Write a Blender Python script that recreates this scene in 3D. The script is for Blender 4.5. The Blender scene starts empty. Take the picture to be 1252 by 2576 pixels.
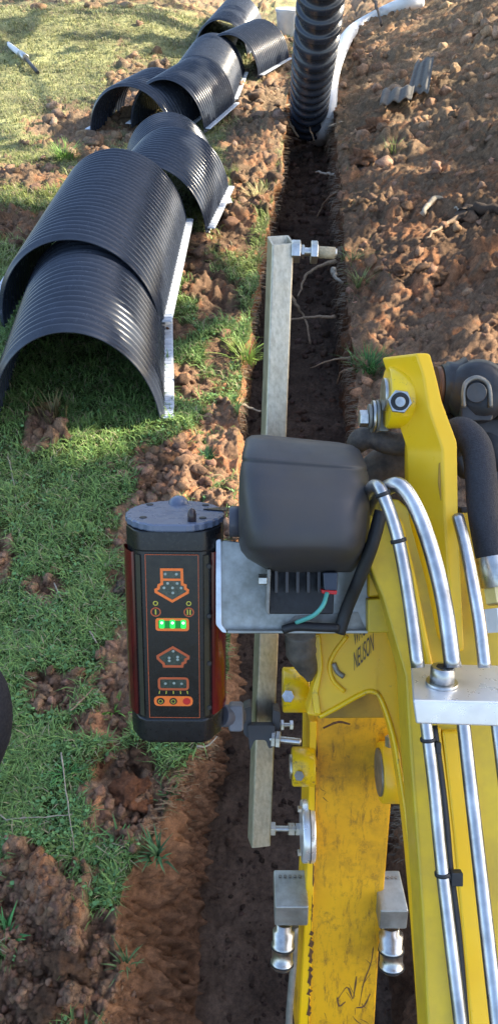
import bpy, math, random
import numpy as np
from mathutils import Vector, Matrix
random.seed(7); rng = np.random.default_rng(11)
C = bpy.context.scene.collection
# ------------------------------------------------------------------ camera
HC = 1.8; PITCH = math.radians(39.6); FX = 1860.0; CX, CY = 626.0, 1288.0
cp, sp = math.cos(PITCH), math.sin(PITCH)
FW = np.array([0, cp, -sp]); UP = np.array([0, sp, cp]); RT = np.array([1.0, 0, 0]); CAM = np.array([0, 0, HC])
cam = bpy.data.cameras.new('camera'); camo = bpy.data.objects.new('camera', cam); C.objects.link(camo)
camo.location = (0, 0, HC); camo.rotation_euler = (math.pi/2 - PITCH, 0, 0)
cam.sensor_fit = 'VERTICAL'; cam.sensor_height = 36; cam.sensor_width = 36; cam.lens = FX/2576*36
cam.clip_start = 0.05; cam.clip_end = 400
bpy.context.scene.camera = camo
def P(x, y, d):
    return CAM + d*(FW + (x-CX)/FX*RT + (CY-y)/FX*UP)
def ray(x, y):
    return FW + (x-CX)/FX*RT + (CY-y)/FX*UP
def proj(X, Y, Z):
    dx, dy, dz = X, Y, Z-HC
    d = dy*cp - dz*sp
    d = np.where(d < .05, .05, d)
    return CX + FX*dx/d, CY - FX*(dy*sp + dz*cp)/d, d
def rise(Y): return .03*np.maximum(0, np.asarray(Y)-4.0)
def G(x, y, off=0.0):
    r = ray(x, y)
    t = (off-HC)/r[2]; 
    if t < 0 or t*r[1] > 4: t = (HC-off+.12)/(.03*r[1]-r[2])
    return CAM + t*r
# ------------------------------------------------------------------ noise
_r = np.random.default_rng(5); _perm = _r.permutation(512); _perm = np.concatenate([_perm, _perm, _perm])
_g = _r.normal(size=(512, 3)); _g /= np.linalg.norm(_g, axis=1)[:, None]
def noise(p, s=1.0, o=0.0):
    p = np.asarray(p, float)*s + o
    i = np.floor(p).astype(int); f = p-i; i &= 511
    u = f*f*f*(f*(f*6-15)+10)
    def gr(a, b, c):
        h = _perm[_perm[_perm[(i[..., 0]+a) & 511]+((i[..., 1]+b) & 511)]+((i[..., 2]+c) & 511)]
        g = _g[h & 511]
        return g[..., 0]*(f[..., 0]-a)+g[..., 1]*(f[..., 1]-b)+g[..., 2]*(f[..., 2]-c)
    L = lambda a, b, t: a+(b-a)*t
    return 1.6*L(L(L(gr(0,0,0),gr(1,0,0),u[...,0]), L(gr(0,1,0),gr(1,1,0),u[...,0]), u[...,1]),
             L(L(gr(0,0,1),gr(1,0,1),u[...,0]), L(gr(0,1,1),gr(1,1,1),u[...,0]), u[...,1]), u[...,2])
def sstep(a, b, x):
    t = np.clip((x-a)/(b-a), 0, 1); return t*t*(3-2*t)
# ------------------------------------------------------------------ materials
def newmat(name):
    m = bpy.data.materials.new(name); m.use_nodes = True
    nt = m.node_tree; b = nt.nodes['Principled BSDF']; return m, nt, b
def ramp(nt, fac, stops):
    n = nt.nodes.new('ShaderNodeValToRGB'); e = n.color_ramp.elements
    while len(e) < len(stops): e.new(.5)
    for k, (p, c) in enumerate(stops):
        e[k].position = p; e[k].color = tuple(c)+(1,) if len(c) == 3 else c
    nt.links.new(fac, n.inputs[0]); return n.outputs[0]
def nz(nt, scale, detail=4, rough=.6, stretch=None, coord='Object'):
    tc = nt.nodes.new('ShaderNodeTexCoord'); mp = nt.nodes.new('ShaderNodeMapping')
    if stretch: mp.inputs['Scale'].default_value = stretch
    nt.links.new(tc.outputs[coord], mp.inputs[0])
    n = nt.nodes.new('ShaderNodeTexNoise'); n.inputs['Scale'].default_value = scale
    n.inputs['Detail'].default_value = detail; n.inputs['Roughness'].default_value = rough
    nt.links.new(mp.outputs[0], n.inputs['Vector']); return n.outputs['Fac']
def bump(nt, b, h, strength, dist):
    n = nt.nodes.new('ShaderNodeBump'); n.inputs['Strength'].default_value = strength; n.inputs['Distance'].default_value = dist
    nt.links.new(h, n.inputs['Height']); nt.links.new(n.outputs[0], b.inputs['Normal'])
def mix(nt, fac, a, c, mode='MIX'):
    n = nt.nodes.new('ShaderNodeMix'); n.data_type = 'RGBA'; n.blend_type = mode
    for s, v in ((n.inputs[0], fac), (n.inputs[6], a), (n.inputs[7], c)):
        if isinstance(v, (int, float)): s.default_value = v
        elif isinstance(v, tuple): s.default_value = tuple(v)+(1,)
        else: nt.links.new(v, s)
    return n.outputs[2]
def simple(name, col, rough=.5, metal=0.0, var=.25, scale=40, bmp=.0, bd=.001, stretch=None, spec=None, col2=None, lo=.35, hi=.65):
    m, nt, b = newmat(name)
    f = nz(nt, scale, 5, .65, stretch)
    c2 = col2 if col2 else tuple(max(0, v*(1-var)) for v in col)
    nt.links.new(ramp(nt, f, [(lo, c2), (hi, col)]), b.inputs['Base Color'])
    nt.links.new(ramp(nt, nz(nt, scale*2.3, 4), [(.3, (rough*.8,)*3), (.7, (min(1, rough*1.25),)*3)]), b.inputs['Roughness'])
    b.inputs['Metallic'].default_value = metal
    if spec is not None: b.inputs['Specular IOR Level'].default_value = spec
    if bmp: bump(nt, b, nz(nt, scale*3, 5, .7, stretch), bmp, bd)
    return m
M = {}
# ground: vertex colour times noise
def soilmat(name, attr='col', rough=.95, bs=1.0):
    m, nt, b = newmat(name)
    a = nt.nodes.new('ShaderNodeAttribute'); a.attribute_name = attr
    v = ramp(nt, nz(nt, 55, 9, .85), [(.30, (.35, .33, .32)), (.48, (.95, .95, .95)), (.68, (1.7, 1.65, 1.55))])
    c = mix(nt, 1.0, a.outputs['Color'], v, 'MULTIPLY')
    v2 = ramp(nt, nz(nt, 7, 5, .6), [(.3, (.75, .7, .68)), (.7, (1.25, 1.22, 1.2))])
    c = mix(nt, 1.0, c, v2, 'MULTIPLY')
    nt.links.new(c, b.inputs['Base Color']); b.inputs['Roughness'].default_value = rough
    b.inputs['Specular IOR Level'].default_value = .2
    bump(nt, b, nz(nt, 75, 9, .85), bs, .014)
    return m
M['soil'] = soilmat('soil')
def leafmat(name, trans=.3, rough=.5):
    m, nt, b = newmat(name)
    a = nt.nodes.new('ShaderNodeAttribute'); a.attribute_name = 'col'
    nt.links.new(a.outputs['Color'], b.inputs['Base Color']); b.inputs['Roughness'].default_value = rough
    b.inputs['Specular IOR Level'].default_value = .35
    tr = nt.nodes.new('ShaderNodeBsdfTranslucent'); nt.links.new(a.outputs['Color'], tr.inputs[0])
    mx = nt.nodes.new('ShaderNodeMixShader'); mx.inputs[0].default_value = trans
    out = nt.nodes['Material Output']
    nt.links.new(b.outputs[0], mx.inputs[1]); nt.links.new(tr.outputs[0], mx.inputs[2]); nt.links.new(mx.outputs[0], out.inputs[0])
    return m
M['leaf'] = leafmat('leaf')
M['plastic'] = simple('black_plastic', (.034, .043, .064), .24, 0, .25, 9, .0, .0008)
M['plastic_rough'] = simple('black_textured_plastic', (.034, .036, .046), .5, 0, .45, 9, .5, .0006, col2=(.05, .046, .042))
M['foot'] = simple('pale_plastic_edge', (.55, .60, .68), .35, .0, .3, 30)
M['yellow'] = simple('yellow_paint', (.92, .60, .004), .3, 0, .2, 12, .06, .0006, col2=(.84, .52, .005), lo=.3, hi=.5)
M['yellow_dirty'] = None
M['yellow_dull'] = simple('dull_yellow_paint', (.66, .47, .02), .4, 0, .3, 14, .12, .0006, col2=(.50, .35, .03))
M['chrome'] = simple('chromed_steel', (.66, .67, .68), .34, 1, .45, 26, .2, .0004, stretch=(1, 1, .4))
M['steel'] = simple('zinc_steel', (.62, .62, .60), .34, 1, .35, 70, .2, .0005)
M['alu'] = simple('aluminium', (.54, .49, .38), .42, .75, .3, 30, .3, .0004, stretch=(6, 6, .6))
M['alu_block'] = simple('machined_aluminium', (.80, .81, .82), .3, .6, .12, 25, .08, .0004)
M['galv'] = simple('galvanised_steel', (.46, .47, .45), .42, .75, .4, 16, .3, .0006, col2=(.22, .22, .19))
M['dull_steel'] = simple('grimy_steel', (.30, .29, .26), .5, .6, .4, 40, .3, .0006)
M['rubber'] = simple('black_rubber', (.018, .019, .022), .55, 0, .3, 60, .3, .0006)
M['sleeve'] = simple('woven_hose_sleeve', (.026, .028, .038), .72, 0, .35, 220, .8, .0012)
M['sleeve_dusty'] = simple('dusty_hose_sleeve', (.13, .10, .075), .75, 0, .4, 60, .8, .0012, col2=(.05, .04, .035))
M['iron'] = simple('worn_black_paint', (.035, .037, .042), .42, .1, .4, 45, .4, .0008, col2=(.02, .02, .022))
M['white'] = simple('white_plastic', (.78, .80, .82), .4, 0, .12, 12)
M['recv'] = simple('receiver_black_plastic', (.012, .013, .016), .3, 0, .3, 90, .1, .0004)
M['recv_top'] = simple('receiver_cap_plastic', (.12, .15, .22), .28, 0, .08, 20, .05, .0002)
M['red'] = simple('red_acrylic', (.17, .008, .012), .12, 0, .4, 14, stretch=(1, 1, .25), col2=(.05, .004, .006))
M['orange'] = simple('orange_print', (.95, .20, .03), .4, 0, .1, 30)
M['rust_line'] = simple('dark_orange_print', (.50, .10, .03), .4, 0, .1, 30)
M['lens'] = simple('dark_green_lens', (.02, .035, .028), .2, 0, .5, 260, col2=(.06, .08, .065))
M['yprint'] = simple('yellow_print', (.55, .50, .06), .4, 0, .1, 30)
M['redprint'] = simple('red_button', (.55, .02, .02), .4, 0, .1, 30)
M['teal'] = simple('teal_wire', (.10, .42, .36), .4, 0, .1, 30)
M['text'] = simple('grey_lettering', (.04, .04, .035), .5, 0, .2, 60)
M['wood'] = simple('root_bark', (.38, .26, .16), .85, 0, .5, 90, .6, .002)
M['palewood'] = simple('pale_dry_stick', (.36, .31, .24), .8, 0, .3, 60, .4, .001)
M['darkroot'] = simple('dark_root_bark', (.07, .045, .03), .9, 0, .5, 60, .8, .004)
M['cement'] = simple('grey_fibre_cement', (.17, .16, .145), .9, 0, .3, 18, .5, .003)
M['bark'] = simple('tree_bark', (.10, .075, .05), .9, 0, .4, 12, .8, .01)
M['orangeleaf'] = simple('orange_leaf', (.7, .28, .03), .6, 0, .2, 60)
M['cloth'] = simple('black_cloth', (.008, .009, .016), .8, 0, .3, 80, .4, .001)
M['tape'] = simple('muddy_tape', (.12, .10, .08), .6, 0, .5, 40, .6, .002, col2=(.05,.045,.04))
m, nt, b = newmat('green_led'); b.inputs['Base Color'].default_value = (0.02, .5, .08, 1)
b.inputs['Emission Color'].default_value = (.02, .8, .08, 1); b.inputs['Emission Strength'].default_value = 1.0; M['led'] = m
m, nt, b = newmat('led_core'); b.inputs['Emission Color'].default_value = (.75, 1, .85, 1); b.inputs['Emission Strength'].default_value = 1.5; M['ledcore'] = m
m, nt, b = newmat('green_led_glow'); b.inputs['Base Color'].default_value = (0.0, .12, .02, 1)
b.inputs['Emission Color'].default_value = (.0, .6, .05, 1); b.inputs['Emission Strength'].default_value = .25; M['ledglow'] = m
m, nt, b = newmat('yellow_paint_grimy')
c = ramp(nt, nz(nt, 8, 5, .6), [(.3, (.84, .48, .005)), (.55, (.95, .575, .004))])
g = ramp(nt, nz(nt, 34, 10, .85), [(.62, (0, 0, 0)), (.70, (.85, .85, .85))]); c = mix(nt, g, c, (.25, .16, .05))
g = ramp(nt, nz(nt, 4, 6, .7), [(.45, (0, 0, 0)), (.8, (.35, .35, .35))]); c = mix(nt, g, c, (.40, .28, .10))
nt.links.new(c, b.inputs['Base Color']); nt.links.new(ramp(nt, nz(nt, 20, 6), [(.3, (.25,)*3), (.7, (.5,)*3)]), b.inputs['Roughness'])
bump(nt, b, nz(nt, 60, 6, .7), .12, .0006); M['yellow'] = m
# worn orange yellow paint of the digger arm
m, nt, b = newmat('worn_muddy_yellow_paint')
c = ramp(nt, nz(nt, 9, 6, .7), [(.30, (.42, .22, .012)), (.50, (.74, .38, .008)), (.8, (.84, .46, .008))])
sc = ramp(nt, nz(nt, 5, 9, .85, (14, 3, 3)), [(.525, (0, 0, 0)), (.66, (.9, .9, .9))])
c = mix(nt, sc, c, (.16, .075, .02))
sm = ramp(nt, nz(nt, 30, 8, .8), [(.56, (0, 0, 0)), (.72, (.8, .8, .8))])
c = mix(nt, sm, c, (.10, .05, .02))
nt.links.new(c, b.inputs['Base Color']); b.inputs['Roughness'].default_value = .42
bump(nt, b, nz(nt, 60, 8, .75), .25, .0008); M['yellow_dirty'] = m
M['rustmark'] = simple('rusty_scratch', (.16, .07, .02), .7, 0, .5, 120, .4, .0006, col2=(.06, .025, .012))
m, nt, b = newmat('yellow_paint_streaked')
c = ramp(nt, nz(nt, 8, 5, .6), [(.3, (.80, .50, .006)), (.55, (.92, .60, .005))])
g = ramp(nt, nz(nt, 26, 9, .8), [(.56, (0, 0, 0)), (.66, (.9, .9, .9))])
c = mix(nt, g, c, (.22, .15, .05))
nt.links.new(c, b.inputs['Base Color']); b.inputs['Roughness'].default_value = .32; b.inputs['Coat Weight'].default_value = .3
bump(nt, b, nz(nt, 50, 6, .7), .15, .0006); M['yellow_worn'] = m
# ------------------------------------------------------------------ mesh tools
def mesh_np(name, V, F, col=None, smooth=True):
    V = np.asarray(V, np.float32); me = bpy.data.meshes.new(name)
    F = np.asarray(F, np.int32); k = F.shape[1]
    me.vertices.add(len(V)); me.vertices.foreach_set('co', V.ravel())
    me.loops.add(F.size); me.loops.foreach_set('vertex_index', F.ravel())
    me.polygons.add(len(F)); me.polygons.foreach_set('loop_start', np.arange(0, F.size, k, dtype=np.int32))
    me.polygons.foreach_set('loop_total', np.full(len(F), k, np.int32))
    me.polygons.foreach_set('use_smooth', np.full(len(F), smooth))
    me.update(calc_edges=True)
    if col is not None:
        a = me.color_attributes.new('col', 'FLOAT_COLOR', 'POINT')
        cc = np.ones((len(V), 4), np.float32); cc[:, :3] = col; a.data.foreach_set('color', cc.ravel())
    return me
class MB:
    def __init__(s): s.v = []; s.f = []; s.m = []; s.s = []
    def add(s, V, F, mi=0, sm=False):
        o = len(s.v); s.v += [tuple(map(float, p)) for p in V]; s.f += [tuple(o+i for i in f) for f in F]
        s.m += [mi]*len(F); s.s += [sm]*len(F); return s
    def prism(s, pts, ext, mi=0):
        ext = np.asarray(ext, float); n = len(pts)
        V = [np.asarray(p, float) for p in pts]+[np.asarray(p, float)+ext for p in pts]
        F = [tuple(range(n)), tuple(range(2*n-1, n-1, -1))]+[(i, i+n, (i+1) % n+n, (i+1) % n) for i in range(n)]
        return s.add(V, F, mi)
    def tube(s, pts, r, n=12, mi=0, cap=True, sm=True):
        pts = [np.asarray(p, float) for p in pts]; k = len(pts)
        if not hasattr(r, '__len__'): r = [r]*k
        T = [pts[min(i+1, k-1)]-pts[max(i-1, 0)] for i in range(k)]; T = [t/(np.linalg.norm(t)+1e-9) for t in T]
        a = np.cross(T[0], [0, 0, 1]); 
        if np.linalg.norm(a) < .1: a = np.cross(T[0], [1, 0, 0])
        a /= np.linalg.norm(a); V = []
        for i in range(k):
            a = a-T[i]*np.dot(a, T[i]); a /= np.linalg.norm(a); b_ = np.cross(T[i], a)
            for j in range(n):
                t = 2*math.pi*j/n; V.append(pts[i]+r[i]*(math.cos(t)*a+math.sin(t)*b_))
        F = [(i*n+j, i*n+(j+1) % n, (i+1)*n+(j+1) % n, (i+1)*n+j) for i in range(k-1) for j in range(n)]
        s.add(V, F, mi, sm)
        if cap:
            o = len(s.v)-k*n
            s.f += [tuple(o+j for j in range(n-1, -1, -1)), tuple(o+(k-1)*n+j for j in range(n))]; s.m += [mi]*2; s.s += [False]*2
        return s
    def cyl(s, p0, p1, r, n=24, mi=0, bev=.0):
        p0 = np.asarray(p0, float); p1 = np.asarray(p1, float); L = np.linalg.norm(p1-p0); u = (p1-p0)/L
        r1 = r if not hasattr(r, '__len__') else r[1]; r0 = r if not hasattr(r, '__len__') else r[0]
        b = bev if bev else min(.06*min(r0, r1), L*.1)
        return s.tube([p0, p0+u*1e-5, p0+u*b, p1-u*b, p1-u*1e-5, p1], [r0-b*1.01, r0-b, r0, r1, r1-b, r1-b*1.01], n, mi, True, n > 8)
    def box(s, c, ax, ay, az, mi=0):
        c = np.asarray(c, float); V = [c+i*ax+j*ay+k*az for k in (-1, 1) for j in (-1, 1) for i in (-1, 1)]
        return s.add(V, [(0,2,3,1),(4,5,7,6),(0,1,5,4),(2,6,7,3),(0,4,6,2),(1,3,7,5)], mi)
    def build(s, name, mats, parent=None, bevel=0, seg=2, origin=None, auto=False):
        if not isinstance(mats, (list, tuple)): mats = [mats]
        V = np.array(s.v)
        root = parent
        while root is not None and root.parent is not None: root = root.parent
        if root is not None: o = np.array(root.location)
        elif origin is not None: o = np.asarray(origin, float)
        else: o = np.array([V[:, 0].mean(), V[:, 1].mean(), V[:, 2].min()])
        me = bpy.data.meshes.new(name); me.from_pydata([tuple(p) for p in (V-o)], [], s.f)
        for m_ in mats: me.materials.append(m_)
        me.polygons.foreach_set('material_index', s.m); me.polygons.foreach_set('use_smooth', s.s)
        me.update()
        ob = bpy.data.objects.new(name, me); C.objects.link(ob)
        if parent is not None: ob.parent = parent
        else: ob.location = o
        if bevel:
            md = ob.modifiers.new('bevel', 'BEVEL'); md.width = bevel; md.segments = seg; md.limit_method = 'ANGLE'; md.angle_limit = math.radians(35)
            md.harden_normals = False
            me.polygons.foreach_set('use_smooth', [True]*len(me.polygons)); 
            wn = ob.modifiers.new('wn', 'WEIGHTED_NORMAL'); wn.keep_sharp = False
        return ob
def tag(o, label=None, cat=None, group=None, kind=None):
    if label: o['label'] = label
    if cat: o['category'] = cat
    if group: o['group'] = group
    if kind: o['kind'] = kind
    return o
def empty(name, loc, label, cat, group=None):
    o = bpy.data.objects.new(name, None); C.objects.link(o); o.location = tuple(map(float, loc)); o.empty_display_size = .05
    return tag(o, label, cat, group)
def spline(pts, n=8):
    pts = [np.asarray(p, float) for p in pts]; q = [2*pts[0]-pts[1]]+pts+[2*pts[-1]-pts[-2]]; out = []
    for i in range(1, len(q)-2):
        for k in range(n):
            t = k/n; a, b, c, d = q[i-1:i+3]
            out.append(.5*((2*b)+(-a+c)*t+(2*a-5*b+4*c-d)*t*t+(-a+3*b-3*c+d)*t**3))
    out.append(pts[-1]); return out
def rounded(pts, r, n=4):
    """round the corners of a pixel polygon"""
    out = []; k = len(pts)
    for i in range(k):
        a = np.array(pts[i-1][:2], float); b = np.array(pts[i][:2], float); c = np.array(pts[(i+1) % k][:2], float)
        rr = min(r, .45*np.linalg.norm(a-b), .45*np.linalg.norm(c-b))
        p = b+(a-b)/np.linalg.norm(a-b)*rr; q = b+(c-b)/np.linalg.norm(c-b)*rr
        for j in range(n+1):
            t = j/n; out.append(tuple((1-t)**2*p+2*t*(1-t)*b+t*t*q))
    return out
def PP(pts, d):
    return [P(x, y, d(x, y) if callable(d) else d) for x, y in pts]
# ------------------------------------------------------------------ the ground with its trench
LIPL = [(745,-20,),(744,100),(740,180),(716,270),(708,420),(682,520),(664,600),(645,720),(618,860),(600,1000),(592,1200),(588,1400),(565,1650),(530,1850),(440,1960),(385,2080),(300,2200),(290,2330),(300,2450),(260,2576),(250,2750)]
FLRL = [(752,-20),(750,100),(746,180),(728,300),(716,380),(692,470),(670,600),(642,760),(618,900),(606,1100),(585,1400),(562,1650),(534,1850),(522,1960),(515,2080),(505,2200),(498,2330),(496,2450),(492,2576),(488,2750)]
LIPR = [(858,-20),(852,100),(846,180),(842,300),(850,420),(858,520),(868,700),(884,850),(896,1000),(905,1150),(925,1400),(960,1650),(990,1850),(1020,2080),(1060,2300),(1100,2576),(1120,2750)]
FLRR = [(845,-20),(840,100),(836,180),(830,300),(833,420),(836,520),(842,760),(856,950),(874,1150),(893,1400),(915,1650),(932,1850),(950,2080),(964,2300),(982,2576),(990,2750)]
DEP = .45
def curve(px, off):
    w = np.array([G(x, y, off) for x, y in px]); o = np.argsort(w[:, 1]); return w[o, 1], w[o, 0]
cLL, cLR, cFL, cFR = curve(LIPL, 0), curve(LIPR, 0), curve(FLRL, -DEP), curve(FLRR, -DEP)
def cl(c, Y):
    j = noise(np.stack([Y, Y*0+c[1][0], Y*0], -1), 3.1)*.03 + noise(np.stack([Y, Y*0+c[1][0], Y*0], -1), 9.7)*.016 + noise(np.stack([Y, Y*0+c[1][0], Y*0], -1), 31)*.007
    return np.interp(Y, c[0], c[1]) + j*(1 if (c is cLL or c is cLR) else .5)
# soil/lawn mask, read in the photo and laid on the ground; (cx, cy, rx, ry)
SOIL = [(430,1190,130,95),(330,1330,70,70),(305,1480,45,45),(330,1720,80,150),(225,1830,60,40),(320,1990,125,150),(120,1740,70,55),(10,1400,25,60),(125,1480,55,35),
        (120,2340,190,150),(60,2520,190,170),(240,2460,110,130),(470,960,60,60),(540,750,70,70),(480,640,60,60),(590,560,70,90),(640,400,80,170),(560,900,50,60),(690,230,60,150),(620,250,80,60),(560,1060,60,60),(560,1150,50,90),(520,1300,80,80),
        (200,325,130,60),(70,445,110,35),(60,570,110,45),(240,380,60,40),(330,260,60,100),(260,20,420,60),(390,185,70,30),(60,2150,50,40),(110,1080,45,55),(450,830,40,30),(400,690,40,30),(10,2250,40,40)]
def soilmask(X, Y, w=.22):
    x, y, d = proj(X, Y, rise(Y)); q = np.stack([X, Y, X*0], -1)
    nn = noise(q, 5)*.5+noise(q, 14, 3)*.45+noise(q, 40, 3)*.3
    m = np.zeros_like(X)
    for cx, cy, rx, ry in SOIL:
        e = np.sqrt(((x-cx)/rx)**2+((y-cy)/ry)**2); m = np.maximum(m, 1-sstep(1-w, 1+w, e+nn))
    return m
def sidemask(X, Y):
    mid = (np.interp(Y, *cFL)+np.interp(Y, *cFR))/2
    return np.where(X > mid, 1.0, soilmask(X, Y))
def base(X, Y):
    lr = np.interp(Y, *cLR); ll = np.interp(Y, *cLL)
    z = rise(Y) + .50*sstep(.25, 2.6, X-lr)*sstep(1.5, 4.5, Y) + .10*sstep(.05, .5, X-lr)*sstep(1.8, 3.2, Y)
    z = z + .35*sstep(10.5, 12.5, Y)*sstep(.3, 2.5, ll-X)
    return z
def lumps(X, Y, m):
    q = np.stack([X, Y, X*0], -1)
    big = noise(q, 2.3, 7)*.05
    fy = 1+.10*np.clip(Y-3, 0, 8); w_ = noise(q, 4, 21)*.05; qw = q+np.stack([w_, -w_, w_*0], -1); am = .35+1.3*np.clip(noise(q, 1.5, 8)+.35, 0, 1)
    b1 = np.abs(noise(qw, 5.5))*.10*am; b2 = np.abs(noise(qw, 13, 2))*.050*am; b3 = (np.abs(noise(q, 32, 4))+.5*noise(q, 45, 9))*.020; b4 = noise(q, 85, 4)*.011*fy+noise(q, 24, 6)*.022*fy
    s = big + b1+b2+b3+b4-.03
    g = noise(q, 3, 7)*.03+noise(q, 12, 5)*.012+noise(q, 40, 5)*.004
    return m*s+(1-m)*g
def height(X, Y):
    X = np.asarray(X, float); Y = np.asarray(Y, float); m = sidemask(X, Y)
    return base(X, Y)+lumps(X, Y, m)
dY = []; y = -2.5
while y < 75:
    dY.append(y); y += .03 if y < .15 else (.0065 if y < 3 else (.011 if y < 6.5 else (.022 if y < 14 else (.2 if y < 20 else 4))))
Ys = np.array(dY); nY = len(Ys)
aLL, aLR, aFL, aFR = cl(cLL, Ys), cl(cLR, Ys), cl(cFL, Ys), cl(cFR, Ys)
W = .40+.43*np.clip(Ys, 0, 14)
cols = []; kind = []
nl, nw, nf, nr = 250, 64, 80, 230
for k in np.concatenate([[40, 14, 5, 2.5, 1.6], np.linspace(1.3, 0, nl)]): cols.append(aLL-W*k); kind.append(0)
for k in range(1, nw): cols.append((k/nw, 'l')); kind.append(1)
for k in range(nf): cols.append(aFL+(aFR-aFL)*k/(nf-1)); kind.append(2)
for k in range(1, nw): cols.append((1-k/nw, 'r')); kind.append(3)
for k in np.concatenate([np.linspace(0, 1.3, nr), [1.6, 2.5, 5, 14, 40]]): cols.append(aLR+W*k); kind.append(4)
nC = len(cols); V = np.zeros((nY, nC, 3)); COL = np.zeros((nY, nC, 3))
zl = height(aLL, Ys); zr = height(aLR, Ys); R_ = rise(Ys)
def floorz(X, Y, R):
    q = np.stack([X, Y, X*0+9], -1)
    return R-DEP+np.abs(noise(q, 7))*.03+np.abs(noise(q, 18))*.022+np.abs(noise(q, 42))*.013+noise(q, 95)*.004
for j in range(nC):
    kd = kind[j]
    if kd in (0, 4):
        X = cols[j]; V[:, j, 0] = X; V[:, j, 2] = height(X, Ys)
    elif kd == 2:
        X = cols[j]; V[:, j, 0] = X; V[:, j, 2] = floorz(X, Ys, R_)
    else:
        t, sd = cols[j]; a, zt, f = (aLL, zl, aFL) if sd == 'l' else (aLR, zr, aFR)
        zf = floorz(f, Ys, R_); z = zt+(zf-zt)*t; e = math.sin(math.pi*t)
        ts = t**1.15 if sd == 'l' else t
        q = np.stack([Ys, z*.6, Ys*0+(3 if sd == 'l' else 8)], -1)
        q2 = np.stack([Ys, z*.35, Ys*0+1], -1)
        nq = 1+(sd == 'l')*1.5*(1-sstep(1.6, 2.6, Ys)); dx = (noise(q, 7)*.040+noise(q2, 22)*.022+np.abs(noise(q, 30))*.02*nq+noise(q2, 60)*.012*nq+noise(q, 110, 3)*.006*nq)*min(1, 3*e)
        V[:, j, 0] = a+(f-a)*ts+dx; V[:, j, 2] = z
    V[:, j, 1] = Ys
# edge roughness everywhere
q = V.reshape(-1, 3); X, Y, Z = q.T
kk = np.tile(np.array(kind), nY)
n1 = noise(q, 3.1, 2); n2 = noise(q, 11, 5); n3 = noise(q, 37, 1)
msk = np.where((kk == 0) | (kk == 4), sidemask(X, Y), 1.0)
soil = np.array([.175, .112, .072])[None]*(1+.35*n1+.3*n2+.3*n3)[:, None]
soil = soil*np.where(n1+n2 > .35, 1, 0)[:, None]*np.array([1.25, 1.0, .85])+soil*np.where(n1+n2 > .35, 0, 1)[:, None]
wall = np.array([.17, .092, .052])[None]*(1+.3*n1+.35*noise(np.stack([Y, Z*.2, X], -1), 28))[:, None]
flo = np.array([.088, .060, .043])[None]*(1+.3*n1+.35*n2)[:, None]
lawn = np.array([.07, .095, .03])[None]*(1+.3*n1+.3*n2)[:, None]
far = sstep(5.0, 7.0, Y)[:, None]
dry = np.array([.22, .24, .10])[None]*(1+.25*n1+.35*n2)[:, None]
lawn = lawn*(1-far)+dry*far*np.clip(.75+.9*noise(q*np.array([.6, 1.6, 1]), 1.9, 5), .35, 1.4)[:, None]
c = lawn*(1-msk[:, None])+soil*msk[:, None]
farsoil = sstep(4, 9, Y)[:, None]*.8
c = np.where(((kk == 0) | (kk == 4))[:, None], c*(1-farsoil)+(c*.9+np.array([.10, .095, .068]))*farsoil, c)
# floor and wall colours; walls darken downward, right wall darker overall
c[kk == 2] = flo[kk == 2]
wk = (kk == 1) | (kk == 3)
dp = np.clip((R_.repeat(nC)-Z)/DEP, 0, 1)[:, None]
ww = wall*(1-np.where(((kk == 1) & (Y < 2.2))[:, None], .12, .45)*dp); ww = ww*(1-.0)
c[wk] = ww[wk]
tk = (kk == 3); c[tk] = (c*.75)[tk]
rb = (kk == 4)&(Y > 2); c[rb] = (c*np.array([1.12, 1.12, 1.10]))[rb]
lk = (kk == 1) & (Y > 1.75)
c[lk] = (c*np.array([1.45, 1.35, 1.2]))[lk]  # sunlight on the left trench wall painted into its colour
nearf = (1.9-.9*sstep(2.2, 4.5, Y))[:, None]; c = np.where((msk > .5)[:, None], c*nearf, c)  # near soil lightened in colour to lift the shade there
c = np.clip(c, .004, .8)
ii = np.arange(nY-1)[:, None]*nC+np.arange(nC-1)[None]
F = np.stack([ii, ii+1, ii+nC+1, ii+nC], -1).reshape(-1, 4)
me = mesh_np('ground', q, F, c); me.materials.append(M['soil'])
gro = bpy.data.objects.new('ground', me); C.objects.link(gro); tag(gro, kind='structure')
# ------------------------------------------------------------------ loose crumbs of soil (stuff) and lumps (things)
import bmesh
def ico(sub):
    bm = bmesh.new(); bmesh.ops.create_icosphere(bm, subdivisions=sub, radius=1)
    V = np.array([v.co[:] for v in bm.verts]); F = np.array([[v.index for v in f.verts] for f in bm.faces]); bm.free(); return V, F
def clodshape(sub, seed):
    V, F = ico(sub); 
    r = 1+.6*noise(V, 1.1, seed)+.45*noise(V, 2.3, seed+3)+.3*noise(V, 5, seed+5)
    return V*r[:, None]*np.array([1, .85, .7]), F
shapes1 = [clodshape(1, s*3.3) for s in range(8)]; shapes2 = [clodshape(2, s*5.1+1) for s in range(8)]; shapes3 = [clodshape(4, s*7.1+2) for s in range(8)]
def sample_side(n, ymin, ymax, side):
    u = rng.random(n); Y = ymin*(ymax/ymin)**u; Wd = .40+.40*Y
    t = rng.random(n)
    X = np.interp(Y, *cLL)-t*Wd if side < 0 else np.interp(Y, *cLR)+t*Wd
    return X, Y
def inpix(X, Y, Z, mg=60):
    x, y, d = proj(X, Y, Z); return (x > -mg) & (x < 1252+mg) & (y > -mg) & (y < 2576+mg)
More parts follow.
